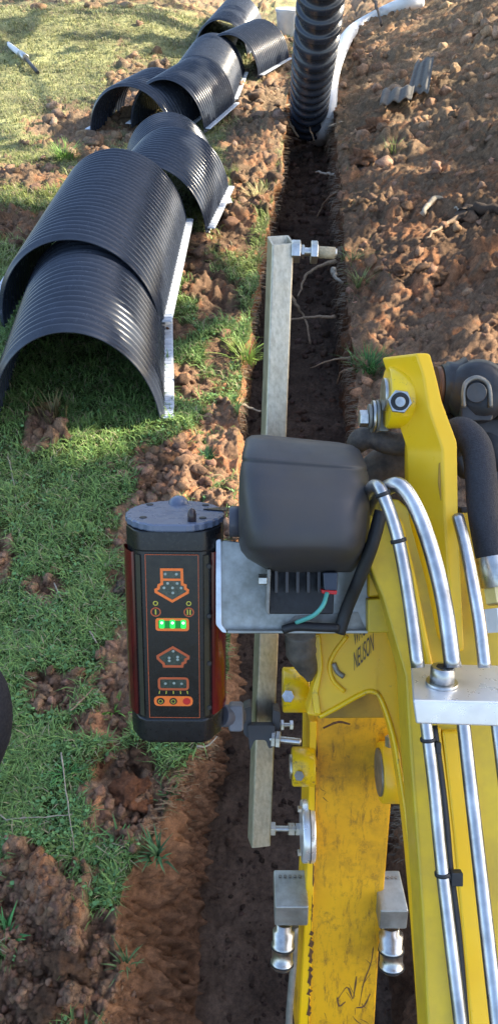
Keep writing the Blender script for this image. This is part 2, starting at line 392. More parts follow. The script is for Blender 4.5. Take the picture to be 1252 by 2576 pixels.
def crumbs():
    VV, FF, CC = [], [], []; off = 0
    for side, n, ym in ((-1, 17000, 13), (1, 8500, 13), (0, 4000, 13), (-1, 16000, 2.6), (5, 9000, 2.4)):
        if side == 5:
            Y = rng.uniform(.5, ym, n); t = rng.random(n); X = np.interp(Y, *cLL)+(np.interp(Y, *cFL)-np.interp(Y, *cLL))*t**1.15; hz = height(np.interp(Y, *cLL), Y); Z = hz+(-DEP-hz)*t-.002; keep = inpix(X, Y, Z)
        elif side: X, Y = sample_side(n, .35, ym, side); Z = height(X, Y); m = sidemask(X, Y); keep = (rng.random(n) < m*(.55+1.3*noise(np.stack([X, Y, 0*X], -1), 3.5, 31))) & inpix(X, Y, Z)
        else:
            Y = .35*(10/.35)**rng.random(n); t = rng.random(n)
            X = np.interp(Y, *cFL)*(1-t)+np.interp(Y, *cFR)*t; Z = floorz(X, Y, rise(Y)); keep = inpix(X, Y, Z)
        for i in np.nonzero(keep)[0]:
            s = (.0022+.0026*Y[i])*(.3+rng.random()**5*3.2)*(.7 if side == 0 else (.55 if side == 5 else 1))
            Vs, Fs = shapes2[rng.integers(8)] if s > .012 else shapes1[rng.integers(8)]
            a, b_ = rng.random(2)*6.28; ca, sa = math.cos(a), math.sin(a); cb, sb = math.cos(b_), math.sin(b_)
            Rm = np.array([[ca, -sa, 0], [sa, ca, 0], [0, 0, 1]])@np.array([[1, 0, 0], [0, cb, -sb], [0, sb, cb]])
            VV.append(Vs@Rm.T*s+[X[i], Y[i], Z[i]+s*.15]); FF.append(Fs+off); off += len(Vs)
            base_ = np.array([.175, .115, .075]) if side else np.array([.10, .07, .052])
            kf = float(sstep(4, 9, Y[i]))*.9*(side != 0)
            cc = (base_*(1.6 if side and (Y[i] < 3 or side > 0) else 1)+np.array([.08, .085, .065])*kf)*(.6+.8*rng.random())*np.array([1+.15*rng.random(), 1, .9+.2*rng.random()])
            CC.append(np.tile(cc, (len(Vs), 1)))
    me = mesh_np('soil_crumbs', np.concatenate(VV), np.concatenate(FF), np.concatenate(CC)); me.materials.append(M['soil'])
    o = bpy.data.objects.new('soil_crumbs', me); C.objects.link(o); tag(o, kind='stuff')
crumbs()
def lump(px, py, s, label, name='soil_lump', col=(.15, .085, .05), group='big lumps of dug soil', sq=.75, k=0, off=0.0):
    g = G(px, py, off); x, y = g[0], g[1]; 
    for _ in range(6):
        z = float(height(np.array([x]), np.array([y]))[0]) if off == 0 else off
        r = ray(px, py); t = (z-HC)/r[2]; x, y = (CAM+t*r)[:2]
    Vs, Fs = shapes3[k % 8]; a = k*1.7; ca, sa = math.cos(a), math.sin(a)
    V = Vs@np.array([[ca, sa, 0], [-sa, ca, 0], [0, 0, 1]])*[1, 1, sq]*s
    n_ = noise(V/s, 6, k); V = V*(1+.10*n_)[:, None]*(1+.06*noise(V/s, 14, k))[:, None]
    me = mesh_np(name, V, Fs, np.tile(col, (len(V), 1))*(1+.4*n_)[:, None].clip(.4, 2)); me.materials.append(M['soil'])
    o = bpy.data.objects.new(name, me); C.objects.link(o); o.location = (x, y, z+s*.12)
    return tag(o, label, 'soil lump' if name == 'soil_lump' else 'stone', group)
lump(430, 1165, .058, 'large fibrous brown soil lump beside the trench, just behind the laser receiver', k=1)
lump(350, 1215, .045, 'brown fibrous soil lump at the right edge of the green lawn, behind the receiver cap', k=2)
lump(305, 1482, .026, 'small grey stone-like clod on the grass touching the left side of the laser receiver', 'stone', (.13, .11, .085), None, k=3)
lump(325, 2000, .055, 'large reddish soil lump on the grass directly below the laser receiver', col=(.19, .085, .045), k=4)
lump(250, 1895, .040, 'reddish crumbly soil lump left of the base of the laser receiver', col=(.17, .08, .045), k=5)
lump(370, 1900, .040, 'dark soil lump hanging at the broken trench lip under the receiver', k=6)
lump(175, 2420, .042, 'grey-brown soil lump in the heap at the bottom left corner, the middle one', k=7)
lump(125, 2540, .040, 'brown soil lump in the heap at the very bottom left of the photo', k=0)
lump(480, 612, .085, 'dark brown soil lump wedged against the right foot of the second black arch', k=2)
lump(575, 500, .085, 'sunlit orange-brown soil lump on the trench edge beside the third black arch', col=(.2, .12, .07), k=3)
lump(590, 550, .075, 'orange-brown clay lump nearest the pale grass tuft on the left trench lip', col=(.2, .12, .065), k=5)
lump(930, 520, .09, 'sunlit pale clay lump on the right bank, close to the trench edge', col=(.22, .14, .08), k=6)
lump(910, 400, .10, 'brown block of clay on the right bank left of the small green tuft', col=(.18, .10, .06), k=1)
lump(945, 325, .11, 'squarish reddish clay block on the right bank in front of the grey cement sheet', col=(.2, .11, .065), k=4)
lump(1010, 690, .075, 'rounded brown clod on the right bank below the sunlit streak', col=(.17, .10, .06), k=7)
lump(1100, 700, .075, 'cracked brown clod on the right bank above the yellow bracket', col=(.17, .10, .06), k=3)
lump(1010, 240, .10, 'pale soil clod inside the curve of the broken grey cement sheet', col=(.2, .14, .09), k=2)
# ------------------------------------------------------------------ grass, clover, straw (stuff)
def blades(name, X, Y, Z, H, Wd, lean, col, bend=.7):
    n = len(X); a = rng.random(n)*6.283; dx, dy = np.cos(a), np.sin(a)
    px_, py_ = -dy, dx; V = np.zeros((n, 5, 3)); b = np.stack([X, Y, Z-.004], -1)
    L = H*lean; w = Wd/2
    mid = b+np.stack([dx*L*.35, dy*L*.35, H*.6], -1); tip = b+np.stack([dx*L, dy*L, H*(1-.45*lean*bend)], -1)
    s = np.stack([px_*w, py_*w, 0*w], -1)
    V[:, 0] = b-s; V[:, 1] = b+s; V[:, 2] = mid-s*.8; V[:, 3] = mid+s*.8; V[:, 4] = tip
    i = np.arange(n)[:, None]*5
    F = np.concatenate([i+np.array([[0, 1, 3]]), i+np.array([[0, 3, 2]]), i+np.array([[2, 3, 4]])])
    cc = np.repeat(col[:, None], 5, 1)*np.array([.55, .55, .9, .9, 1.15])[None, :, None]
    return V.reshape(-1, 3), F, cc.reshape(-1, 3)
def discs(X, Y, Z, S, col):
    n = len(X); k = 6; a = rng.random(n)*6.283; tx = rng.normal(size=n)*.45; ty = rng.normal(size=n)*.45
    t = np.arange(k)*2*math.pi/k; V = np.zeros((n, k, 3))
    u = np.cos(t)[None]*S[:, None]; v = (np.sin(t)*.75)[None]*S[:, None]
    ox = u*np.cos(a)[:, None]-v*np.sin(a)[:, None]; oy = u*np.sin(a)[:, None]+v*np.cos(a)[:, None]
    V[..., 0] = X[:, None]+ox; V[..., 1] = Y[:, None]+oy; V[..., 2] = Z[:, None]+ox*tx[:, None]+oy*ty[:, None]
    i = np.arange(n)[:, None]*k
    F = np.concatenate([i+np.array([[0, j, j+1]]) for j in range(1, k-1)])
    return V.reshape(-1, 3), F, np.repeat(col[:, None], k, 1).reshape(-1, 3)
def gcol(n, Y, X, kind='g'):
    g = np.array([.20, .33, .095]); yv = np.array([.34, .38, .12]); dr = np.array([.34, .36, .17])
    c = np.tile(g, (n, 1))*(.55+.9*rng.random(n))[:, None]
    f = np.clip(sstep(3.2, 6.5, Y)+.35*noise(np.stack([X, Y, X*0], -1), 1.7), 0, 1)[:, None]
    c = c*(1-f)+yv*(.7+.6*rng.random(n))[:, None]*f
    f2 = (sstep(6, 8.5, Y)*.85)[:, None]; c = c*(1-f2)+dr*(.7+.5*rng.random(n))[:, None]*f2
    d = rng.random(n) < .09; c[d] = np.array([.42, .36, .22]); return c
def pack(name, parts):
    VV, FF, CC = [], [], []; o = 0
    for V, F, c in parts: VV.append(V); FF.append(F+o); CC.append(c); o += len(V)
    me = mesh_np(name, np.concatenate(VV), np.concatenate(FF), np.concatenate(CC)); me.materials.append(M['leaf'])
    ob = bpy.data.objects.new(name, me); C.objects.link(ob); tag(ob, kind='stuff'); return ob
n = 290000
u = rng.random(n)**.85; Y = .35*(13/.35)**u; t = rng.random(n); X = np.interp(Y, *cLL)-t*(.40+.42*Y)
m = soilmask(X, Y); clump = noise(np.stack([X, Y, X*0], -1), 9, 3)
keep = (rng.random(n) > m*1.0+.02) & (rng.random(n) < .75+.6*clump) & inpix(X, Y, 0*X, 80)
X, Y = X[keep], Y[keep]; Z = height(X, Y); n = len(X)
sc_ = .55+.16*Y
H = (.020+.036*rng.random(n)**1.5)*sc_*(1+.5*clump[keep])*np.where(Y > 6.5, .5, 1)
parts = [blades('g', X, Y, Z, H, .0038*sc_*(.6+rng.random(n)), .5+1.0*rng.random(n), gcol(n, Y, X))]
n = 26000
u = rng.random(n); Y = .35*(4.5/.35)**u; t = rng.random(n); X = np.interp(Y, *cLL)-t*(.40+.42*Y)
m = soilmask(X, Y); cl2 = noise(np.stack([X, Y, X*0], -1), 4, 13)
keep = (rng.random(n) > m*1.05) & (cl2+.35*rng.normal(size=n) > -.05) & inpix(X, Y, 0*X, 80)
X, Y = X[keep], Y[keep]; n = len(X); Z = height(X, Y)+.006+.014*rng.random(n)
parts.append(discs(X, Y, Z, (.0035+.0055*rng.random(n)**2)*(.7+.14*Y), np.array([.17, .35, .13])*(.5+.8*rng.random(n))[:, None]))
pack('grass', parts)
# rootlets and straw bits: lips and soil
def fibres():
    P_, Fc, Cc = [], [], []; parts = []
    n = 6000; u = rng.random(n); Y = .4*(9/.4)**u; side = rng.random(n) < .5
    X = np.where(side, np.interp(Y, *cLL)-np.abs(rng.normal(size=n))*.10*(1+Y*.2), np.interp(Y, *cLR)+np.abs(rng.normal(size=n))*.07*(1+Y*.2))
    Z = height(X, Y)+.003
    c = np.array([.24, .18, .11])*(.4+.9*rng.random(n))[:, None]
    gm = rng.random(n) < .22; c[gm] = np.array([.09, .15, .04])*(.6+.8*rng.random(gm.sum()))[:, None]
    parts.append(blades('f', X, Y, Z, (.005+.016*rng.random(n))*(.35+.3*Y), .0011*(.5+.4*Y)*(.5+rng.random(n)), .8+1.4*rng.random(n), c, .4))
    # roots hanging from the trench walls
    n = 2600; u = rng.random(n); Y = .9*(9/.9)**u; side = rng.random(n) < .5; t = rng.random(n)**1.5*.5
    X = np.where(side, np.interp(Y, *cLL)*(1-t)+np.interp(Y, *cFL)*t, np.interp(Y, *cLR)*(1-t)+np.interp(Y, *cFR)*t)
    Z = rise(Y)-DEP*t; L = (.02+.05*rng.random(n))*(.25+.28*Y); sx = np.where(side, 1, -1)
    w = .0012*(.6+.35*Y)
    V = np.zeros((n, 5, 3)); b = np.stack([X-sx*.02, Y, Z], -1)
    mid = b+np.stack([sx*(.02+L*.5), rng.normal(size=n)*L*.3, -L*.1], -1); tip = mid+np.stack([sx*L*.2, rng.normal(size=n)*L*.5, -L*.8], -1)
    s = np.stack([0*w, w, 0*w], -1); V[:, 0] = b-s; V[:, 1] = b+s; V[:, 2] = mid-s; V[:, 3] = mid+s; V[:, 4] = tip
    i = np.arange(n)[:, None]*5; F = np.concatenate([i+np.array([[0, 1, 3]]), i+np.array([[0, 3, 2]]), i+np.array([[2, 3, 4]])])
    parts.append((V.reshape(-1, 3), F, np.repeat((np.array([.20, .14, .085])*(.5+.9*rng.random(n))[:, None])[:, None], 5, 1).reshape(-1, 3)))
    return parts
pack('straw_and_rootlets', fibres())
def onground(px, py):
    g = G(px, py, 0); x, y, z = g
    for _ in range(6):
        z = float(height(np.array([x]), np.array([y]))[0]); r = ray(px, py); t = (z-HC)/r[2]; x, y = (CAM+t*r)[:2]
    return np.array([x, y, z])
def tuft(px, py, h, n, label, c0=(.06, .15, .03), spread=.6, w=.0035, off=None):
    g = onground(px, py) if off is None else G(px, py, off)
    a = rng.random(n)*6.28; r = np.abs(rng.normal(size=n))*h*.28
    X = r*np.cos(a); Y = r*np.sin(a); H = h*(.4+.6*rng.random(n)); V = []; Fc = []; cc = []
    for i in range(n):
        az = a[i]+rng.normal()*.4; ln = (.25+.9*rng.random())*spread; k = 5; o = len(V); d = np.array([math.cos(az), math.sin(az), 0]); s = np.array([-d[1], d[0], 0])
        col = np.array(c0)*1.7*(.5+.9*rng.random())
        for j in range(k+1):
            t = j/k; p = np.array([X[i], Y[i], -.01])+d*H[i]*ln*t*t*1.2+np.array([0, 0, H[i]*(t-.35*ln*t*t)]); ww = w*(1-t**2)*.5+.0003
            V += [p-s*ww, p+s*ww]; cc += [col*(.5+.7*t)]*2
        Fc += [(o+2*j, o+2*j+1, o+2*j+3, o+2*j+2) for j in range(k)]
    me = mesh_np('grass_tuft', V, Fc, np.array(cc)); me.materials.append(M['leaf'])
    ob = bpy.data.objects.new('grass_tuft', me); C.objects.link(ob); ob.location = tuple(g); return tag(ob, label, 'grass tuft', 'grass tufts along the trench')
tuft(622, 905, .14, 60, 'bright spiky green grass tuft overhanging the left trench lip beside the square post', (.16, .24, .05), 1.0, .006)
tuft(590, 880, .09, 60, 'low yellow-green grass tuft just left of the spiky tuft at the trench lip', (.15, .2, .05))
tuft(650, 500, .16, 70, 'pale sunlit straw-coloured grass tuft on the left trench lip', (.42, .36, .18), .9, .006)
tuft(925, 935, .15, 150, 'thick dark green grass tuft on the right trench lip beside the yellow boss', (.05, .13, .035), .9, .006)
tuft(975, 915, .10, 50, 'small yellow-green grass tuft touching the top of the yellow boss', (.17, .22, .05), .8, .005)
tuft(885, 660, .13, 35, 'thin green grass tuft on the right lip next to the broken white root', (.12, .17, .06), .9, .005)
tuft(905, 715, .13, 40, 'light green grass tuft on the right lip below the broken white root', (.16, .2, .07), .9, .005)
tuft(990, 385, .17, 60, 'isolated yellow-green grass tuft in the middle of the right soil bank', (.16, .19, .07), .8, .007)
tuft(520, 1160, .07, 50, 'dark leafy weed tuft on the left lip just left of the work light', (.03, .08, .03), .8, .010)
tuft(135, 1050, .15, 70, 'upright clump of brown dry grass in front of the nearest black arch', (.13, .11, .05), .45, .006)
tuft(300, 2115, .06, 12, 'star-shaped broad-leaved grass plant on the soil below the reddish lump', (.09, .2, .06), 1.2, .008)
tuft(395, 2150, .055, 40, 'clover and grass tuft hanging over the broken left trench edge', (.06, .13, .05), 1.0, .007)
tuft(425, 2000, .05, 30, 'thin weed tuft at the broken edge right of the reddish soil lump', (.07, .13, .05), 1.0, .005)
tuft(285, 1790, .06, 22, 'bright light green grass tuft left of the receiver base', (.14, .28, .05), 1.0, .007)
tuft(170, 1945, .06, 40, 'green grass tuft between the black shape at the left and the reddish soil', (.06, .17, .05), .9, .005)
tuft(320, 2420, .05, 20, 'sparse weed tuft at the edge of the bottom left soil heap', (.08, .13, .05), 1.0, .004)
tuft(20, 2360, .05, 24, 'green weed tuft at the left edge of the photo above the soil heap', (.06, .18, .05), 1.0, .008)
tuft(165, 400, .20, 110, 'low bright green grass clump on the lawn left of the arches', (.12, .22, .05), .9, .008)
# ------------------------------------------------------------------ corrugated arches
AH, AW = .42, .70
def arch(cf, cr, label, lift=0.0, yaw=None, pitch=.056, fo=0.0, hscale=1.0, flL=True, flR=True, w=AW, h=AH, ext=(0, 0), ext2=None):
    f = G(cf[0], cf[1], h*hscale+lift); r = G(cr[0], cr[1], h*hscale+lift)
    d = r-f; d[2] = 0
    if yaw: d = np.array([math.sin(math.radians(yaw[0])), math.cos(math.radians(yaw[0])), 0])*yaw[1]
    L = np.linalg.norm(d); u = d/L
    f = f-u*ext[0]; L += ext[0]+ext[1]
    s = np.array([u[1], -u[0], 0]); zb = float(rise(f[1]))+lift; root = empty('drainage_arch', (f[0], f[1], zb-.01), label, 'drainage arch', 'black corrugated drainage arches')
    o = np.array([f[0], f[1], zb-.01]); slope = (float(rise((f+u*L)[1]))-float(rise(f[1])))/L
    nr_ = max(3, int(round(L/pitch))); seg = nr_*8; na = 56; V = []; Fc = []
    prof = lambda k: .021*max(0, math.sin(math.pi*((k % 8)-1)/6)) if 1 <= (k % 8) <= 7 else 0
    th = .006
    for k in range(seg+1):
        t = k/seg*L
        for side in (0, 1):
            for j in range(na+1):
                a = math.pi*j/na; rr = prof(k)-(th if side else 0)
                ca, sa = math.cos(a), math.sin(a)
                x = -(w/2+rr)*ca; z = (h*hscale+rr)*sa
                V.append(o+u*t+s*x+np.array([0, 0, z+slope*t]))
    n2 = 2*(na+1)
    for k in range(seg):
        for j in range(na):
            a = k*n2+j; Fc.append((a, a+1, a+n2+1, a+n2)); a += na+1; Fc.append((a+1, a, a+n2, a+n2+1))
    for k in (0, seg):
        for j in range(na):
            a = k*n2+j; Fc.append((a, a+na+1, a+na+2, a+1) if k == 0 else (a, a+1, a+na+2, a+na+1))
    for j in (0, na):
        for k in range(seg):
            a = k*n2+j; Fc.append((a, a+n2, a+n2+na+1, a+na+1))
    b = MB(); b.add(V, Fc, 0, True); b.build('shell', M['plastic'], root)
    for sg, on in ((-1, flL), (1, flR)):
        if not on: continue
        b = MB(); c0 = o+s*sg*(w/2+.034+(fo if sg < 0 else 0))+np.array([0, 0, .038]); m_ = int(L/.035)
        up = np.array([0, 0, 1.0])+u*slope*0; uu = u+np.array([0, 0, slope])
        b.box(c0+uu*L/2, uu*L/2, s*.026, up*.004)
        for k in range(m_): b.box(c0+uu*(k+.5)*L/m_+up*.005, uu*L/m_*.38, s*.019, up*.002)
        b.build('foot', M['foot'], root, .0015, 1)
    return root
arch((158, 828), (193, 622), 'nearest black corrugated arch, its dark mouth open toward the camera', hscale=1.12, w=.72, yaw=(-5, 1.12))
arch((172, 596), (345, 404), 'long black corrugated arch overlapping the back of the nearest one, second in the row', lift=.09, w=.82, hscale=1.10, yaw=(1, 1.5), fo=.08)
arch((366, 410), (434, 336), 'short black corrugated arch with its open mouth just behind the second arch', lift=.05, w=.76, yaw=(8, .85))
arch((432, 352), (418, 283), 'black corrugated arch turned slightly left, fourth in the row, its rounded rear rim showing', lift=0.0, ext=(.2, 0))
arch((318, 213), (425, 198), 'black arch turned sideways with a wide dark mouth and pale streak inside', lift=0, yaw=(17, .75), w=.82)
arch((414, 196), (500, 143), 'glossy black arch behind the sideways one, with a bright sun glare on its side', lift=.04, w=.72, yaw=(15, 1.0))
arch((498, 141), (536, 84), 'black arch bending back between the glare-lit arch and the rightmost one', lift=0.0)
arch((574, 84), (656, 49), 'rightmost black arch of the row, nearest the ribbed pipe', lift=.03, w=.74)
arch((553, 47), (600, -10), 'farthest black arch at the top edge of the photo with a bright left foot', lift=.0, fo=.05)
# ------------------------------------------------------------------ ribbed pipe, conduit, bucket
root = empty('ribbed_drain_pipe', P(772, 345, 8.0), 'large black ribbed drain pipe rising out of the far end of the trench', 'drain pipe')
path = spline([P(775, 310, 7.9), P(781, 220, 7.2), P(793, 120, 6.5), P(806, 0, 6.0), P(814, -110, 5.6)], 60)
L = [0]
for a, b_ in zip(path, path[1:]): L.append(L[-1]+np.linalg.norm(b_-a))
T = []; Rr = []; s_ = 0; pitch = .15
import bisect
while s_ < L[-1]:
    i = min(bisect.bisect(L, s_)-1, len(path)-2); t = (s_-L[i])/(L[i+1]-L[i]); T.append(path[i]*(1-t)+path[i+1]*t)
    ph = (s_/pitch) % 1; Rr.append(.166+.034*min(1, max(0, .5+1.1*math.sin(2*math.pi*ph)))); s_ += pitch/18
b = MB(); b.tube(T, Rr, 40, 0, False); b.tube(T, [.158]*len(T), 24, 0, False); b.build('ribbed_wall', M['plastic'], root)
b = MB(); b.tube([T[0]*1, T[2]], [.17, .17], 40, 0, True); b.build('end_cap', M['rubber'], root)
pts = [onground(1058, 22)+[0, 0, .07], onground(1010, 26)+[0, 0, .07], onground(950, 52)+[0, 0, .07], onground(885, 92)+[0, 0, .07], P(848, 140, 8.3), P(831, 200, 7.9), P(824, 280, 7.7), P(812, 325, 7.8), P(800, 352, 8.2), P(780, 372, 8.7)]
b = MB(); b.tube(spline(pts, 8), .088, 20); root = empty('white_conduit', pts[0], 'curved white plastic conduit running from the soil bank down into the trench', 'conduit')
b.build('conduit_tube', M['white'], root)
e = pts[0]-pts[1]; e /= np.linalg.norm(e); b = MB(); b.tube([pts[0]+e*.002, pts[0]+e*.004], [.052, .052], 20); b.build('open_end', M['rubber'], root)
g = onground(722, 92); root = empty('white_tub', g, 'small white plastic tub standing beside the top of the ribbed pipe', 'tub')
b = MB(); b.tube([g+[0, 0, z] for z in (0, .01, .30, .31, .33, .33, .31)], [.13, .14, .17, .18, .18, .165, .16], 24); b.build('bucket', M['white'], root)
b = MB(); b.tube([g+[0, 0, .325], g+[0, 0, .345]], [.186, .18], 24); b.build('lid', M['white'], root)
# broken cement sheet
def sheet(name, label, cs, amp=.012):
    cs = [np.asarray(c) for c in cs]; n_, k_ = 24, 8; b = MB(); V = []
    for side in (0, 1):
        for j in range(k_+1):
            for i in range(n_+1):
                s, t = i/n_, j/k_; t2 = t*(1-.15*abs(math.sin(s*7+2)))
                p = (cs[0]*(1-s)+cs[1]*s)*(1-t2)+(cs[3]*(1-s)+cs[2]*s)*t2
                V.append(p+np.array([0, 0, amp*math.sin(s*18)-side*.012]))
    w_ = n_+1; F = []
    for j in range(k_):
        for i in range(n_):
            a = j*w_+i; F.append((a, a+1, a+w_+1, a+w_)); a += w_*(k_+1); F.append((a+1, a, a+w_, a+w_+1))
    o2 = w_*(k_+1)
    for i in range(n_): F += [(i+1, i, i+o2, i+1+o2), (k_*w_+i, k_*w_+i+1, k_*w_+i+1+o2, k_*w_+i+o2)]
    for j in range(k_): F += [(j*w_, (j+1)*w_, (j+1)*w_+o2, j*w_+o2), ((j+1)*w_+n_, j*w_+n_, j*w_+n_+o2, (j+1)*w_+n_+o2)]
    b.add(V, F, 0, True); return tag(b.build(name, M['cement']), label, 'cement sheet', 'pieces of broken cement sheet')
lf = np.array([0, 0, .09])
sheet('corrugated_cement_sheet', 'upper broken grey corrugated cement sheet lying on the right soil bank', [onground(1018, 262)+lf, onground(1072, 270)+lf*1.5, onground(1082, 206)+lf*3, onground(1040, 200)+lf*2])
sheet('corrugated_cement_sheet', 'lower broken grey cement sheet half buried in the right soil bank, the longer piece', [onground(950, 290)+lf, onground(1030, 284)+lf*1.5, onground(1036, 262)+lf*2, onground(958, 262)+lf*1.5], .015)
# staff on the lawn
root = empty('measuring_staff', onground(30, 150), 'white telescopic staff with dark tip lying on the far left lawn', 'staff')
a, b_, c_ = onground(-60, 88)+[0, 0, .25], onground(66, 165)+[0, 0, .09], onground(97, 190)+[0, 0, .03]
b = MB(); b.cyl(a, b_, .035, 12); b.build('staff_tube', M['white'], root)
b = MB(); q1 = a+(b_-a)*1.0; b.cyl(q1-(b_-a)*.06, q1+(b_-a)*.02, .045, 12); b.build('clamp_ring', M['steel'], root)
b = MB(); b.cyl(q1, c_, .022, 10); b.build('tip', M['iron'], root)
# sticks and roots
def stick(name, label, pts, r, mat, cat, grp=None, off=None, z=.006):
    pp = []
    for p in pts:
        if len(p) == 3: pp.append(G(p[0], p[1], p[2]))
        else: pp.append(onground(*p)+[0, 0, z])
    pp = spline(pp, 5); k = len(pp)
    pp = [p+rng.normal(size=3)*r*.35 for p in pp]
    r = r*(1.3 if name == 'root' else 1); b = MB(); b.tube(pp, [r*(1-.55*i/k)*(1+.25*rng.normal()*.5) for i in range(k)], 8)
    return tag(b.build(name, mat), label, cat, grp)
RG = 'roots cut through by the trench'; SG = 'dry sticks on the lawn'
stick('root', 'thick root crossing the trench left of the square post', [(588, 708, -.12), (630, 716, -.13), (668, 722, -.15)], .011, M['wood'], 'root', RG)
stick('root', 'bent root dropping from the square post toward the trench floor', [(728, 738, -.14), (745, 770, -.2), (765, 800, -.28), (782, 862, -.36)], .010, M['wood'], 'root', RG)
stick('root', 'forked root rising from the post to the right trench lip near the top bolt', [(845, 658, -.05), (800, 672, -.1), (768, 695, -.16), (748, 748, -.25)], .010, M['wood'], 'root', RG)
stick('root', 'thin root lying level across the trench below the forked one', [(842, 797, -.1), (790, 796, -.14), (724, 806, -.2)], .009, M['wood'], 'root', RG)
stick('root', 'pale twig sticking out over the trench from the right wall, above the post', [(850, 444, -.06), (825, 438, -.1), (796, 433, -.14)], .012, M['palewood'], 'root', RG)
stick('root', 'short pale root hanging from the left lip below the pipe mouth', [(712, 288, -.05), (730, 315, -.1), (750, 344, -.18)], .013, M['wood'], 'root', RG)
stick('root', 'long thin curved root hanging in front of the ribbed pipe mouth', [(710, 240, -.02), (750, 278, -.05), (775, 310, -.1), (790, 356, -.22)], .011, M['wood'], 'root', RG)
stick('root', 'straight little root at the left lip pointing at the ribbed pipe', [(704, 268, 0), (752, 260, -.03)], .011, M['wood'], 'root', RG)
stick('root', 'wispy root from the right lip below the level root', [(890, 898, -.03), (840, 905, -.1), (780, 925, -.2)], .005, M['wood'], 'root', RG)
stick('root', 'fine hairy root tangle strand on the right wall left of the thick green tuft', [(895, 925, -.03), (860, 935, -.1), (846, 965, -.22)], .005, M['wood'], 'root', RG)
stick('root', 'pale root poking out of the left wall beside the lower part of the post', [(592, 1012, -.06), (620, 1022, -.1), (656, 1036, -.16)], .007, M['palewood'], 'root', RG)
stick('root', 'drooping thin root at the left lip next to the upper edge of the work light', [(598, 1030, -.06), (614, 1050, -.12), (625, 1095, -.25)], .005, M['wood'], 'root', RG)
stick('root', 'faint curved root on the dark trench floor above the post bolt', [(848, 482, -.1), (815, 510, -.3), (795, 548, -.43)], .009, M['wood'], 'root', RG)
stick('root', 'orange-tinged twig sticking out of the right lip beside the conduit', [(860, 308, 0), (826, 320, -.02)], .016, M['palewood'], 'root', RG)
stick('root', 'broken white root end curling out of the right trench lip', [(838, 676, -.01), (840, 695, -.03), (862, 712, -.03)], .012, M['palewood'], 'root', RG)
stick('branch', 'dark gnarled root lying on the right bank at the right edge', [(1150, 560), (1180, 548), (1215, 555), (1290, 545)], .045, M['darkroot'], 'root', None, z=.05)
stick('branch', 'bent pale branch arching off the right soil bank', [(1058, 562), (1075, 535), (1100, 522), (1130, 535), (1160, 556)], .020, M['palewood'], 'branch', None, z=.06)
stick('branch', 'thin brown twig leaning down left of the dark gnarled root', [(1150, 560), (1110, 585), (1070, 615)], .016, M['wood'], 'branch', None, z=.04)
stick('iron_rod', 'thin dark rod leaning across the white conduit', [(925, -10), (940, 30), (958, 92)], .03, M['darkroot'], 'rod', None, z=.12)
stick('stick', 'pale thin stick upright at the far left of the near lawn', [(24, 1160), (38, 1225), (46, 1283)], .0021, M['palewood'], 'stick', SG, z=.022)
stick('stick', 'long straight straw stem standing down the lawn left of the reddish soil lump', [(157, 1905), (170, 2000), (190, 2150)], .0021, M['palewood'], 'stick', SG, z=.022)
stick('stick', 'grey-brown stick lying level on the lawn, ending left of the reddish lump', [(20, 2074), (100, 2068), (186, 2062)], .0021, M['palewood'], 'stick', SG, z=.024)
stick('stick', 'short dry stem at the left edge of the photo meeting the level stick', [(-10, 2050), (24, 2076)], .0021, M['palewood'], 'stick', SG, z=.024)
stick('stick', 'tiny pale straw on the dark green grass left of the receiver display', [(140, 1480), (160, 1525)], .0026, M['palewood'], 'stick', SG, z=.024)
stick('stick', 'tiny white straw left of the lower half of the receiver', [(228, 1600), (248, 1630)], .0028, M['palewood'], 'stick', SG, z=.024)
stick('stick', 'brown twig curved over the dark soil hollow left of the receiver base', [(180, 1800), (215, 1770), (235, 1745)], .0026, M['wood'], 'stick', SG, z=.024)
stick('stick', 'pale straw lying on the lip right under the receiver base', [(495, 1890), (525, 1885), (548, 1862)], .003, M['palewood'], 'stick', SG, z=.02)
stick('stake', 'short white stake lying on the far lawn beyond the sideways arch', [(372, 152), (396, 126)], .03, M['white'], 'stake', None, z=.05)
g = onground(412, 822); b = MB(); b.add([g+[-.03, 0, .02], g+[0, -.012, .03], g+[.035, .005, .03], g+[0, .016, .035]], [(0, 1, 3), (1, 2, 3)])
tag(b.build('fallen_leaf', M['orangeleaf']), 'single orange fallen leaf on the grass beside the nearest arch', 'leaf')
# black rounded shape at the left, of unclear kind, in black cloth
root = None
b = MB(); T = spline([P(-80, 1680, 1.18), P(-66, 1780, 1.16), P(-66, 1880, 1.16), P(-88, 2000, 1.18)], 8)
b.tube(T, [.035, .042, .047, .05, .053, .055, .056, .057, .058, .0585, .058, .058, .057, .056, .055, .053, .05, .048, .045, .043, .041, .04, .038, .036, .034][:len(T)], 24)
tag(b.build('dark_edge_shape', M['cloth']), 'black rounded unidentified shape intruding at the left border of the photo', 'unidentified object')
# ------------------------------------------------------------------ tilted frame for things on the digger arm
def frame(px, py, d, tilt, roll=0, yaw=0):
    o = P(px, py, d); t = math.radians(tilt); z = UP*math.cos(t)-FW*math.sin(t); y = -(FW*math.cos(t)+UP*math.sin(t))   # y toward the camera
    x = RT; c, s = math.cos(math.radians(roll)), math.sin(math.radians(roll)); x, z = x*c+z*s, z*c-x*s
    c, s = math.cos(math.radians(yaw)), math.sin(math.radians(yaw)); x, y = x*c+y*s, y*c-x*s
    return lambda a, b_, c_: o+x*a+y*b_+z*c_
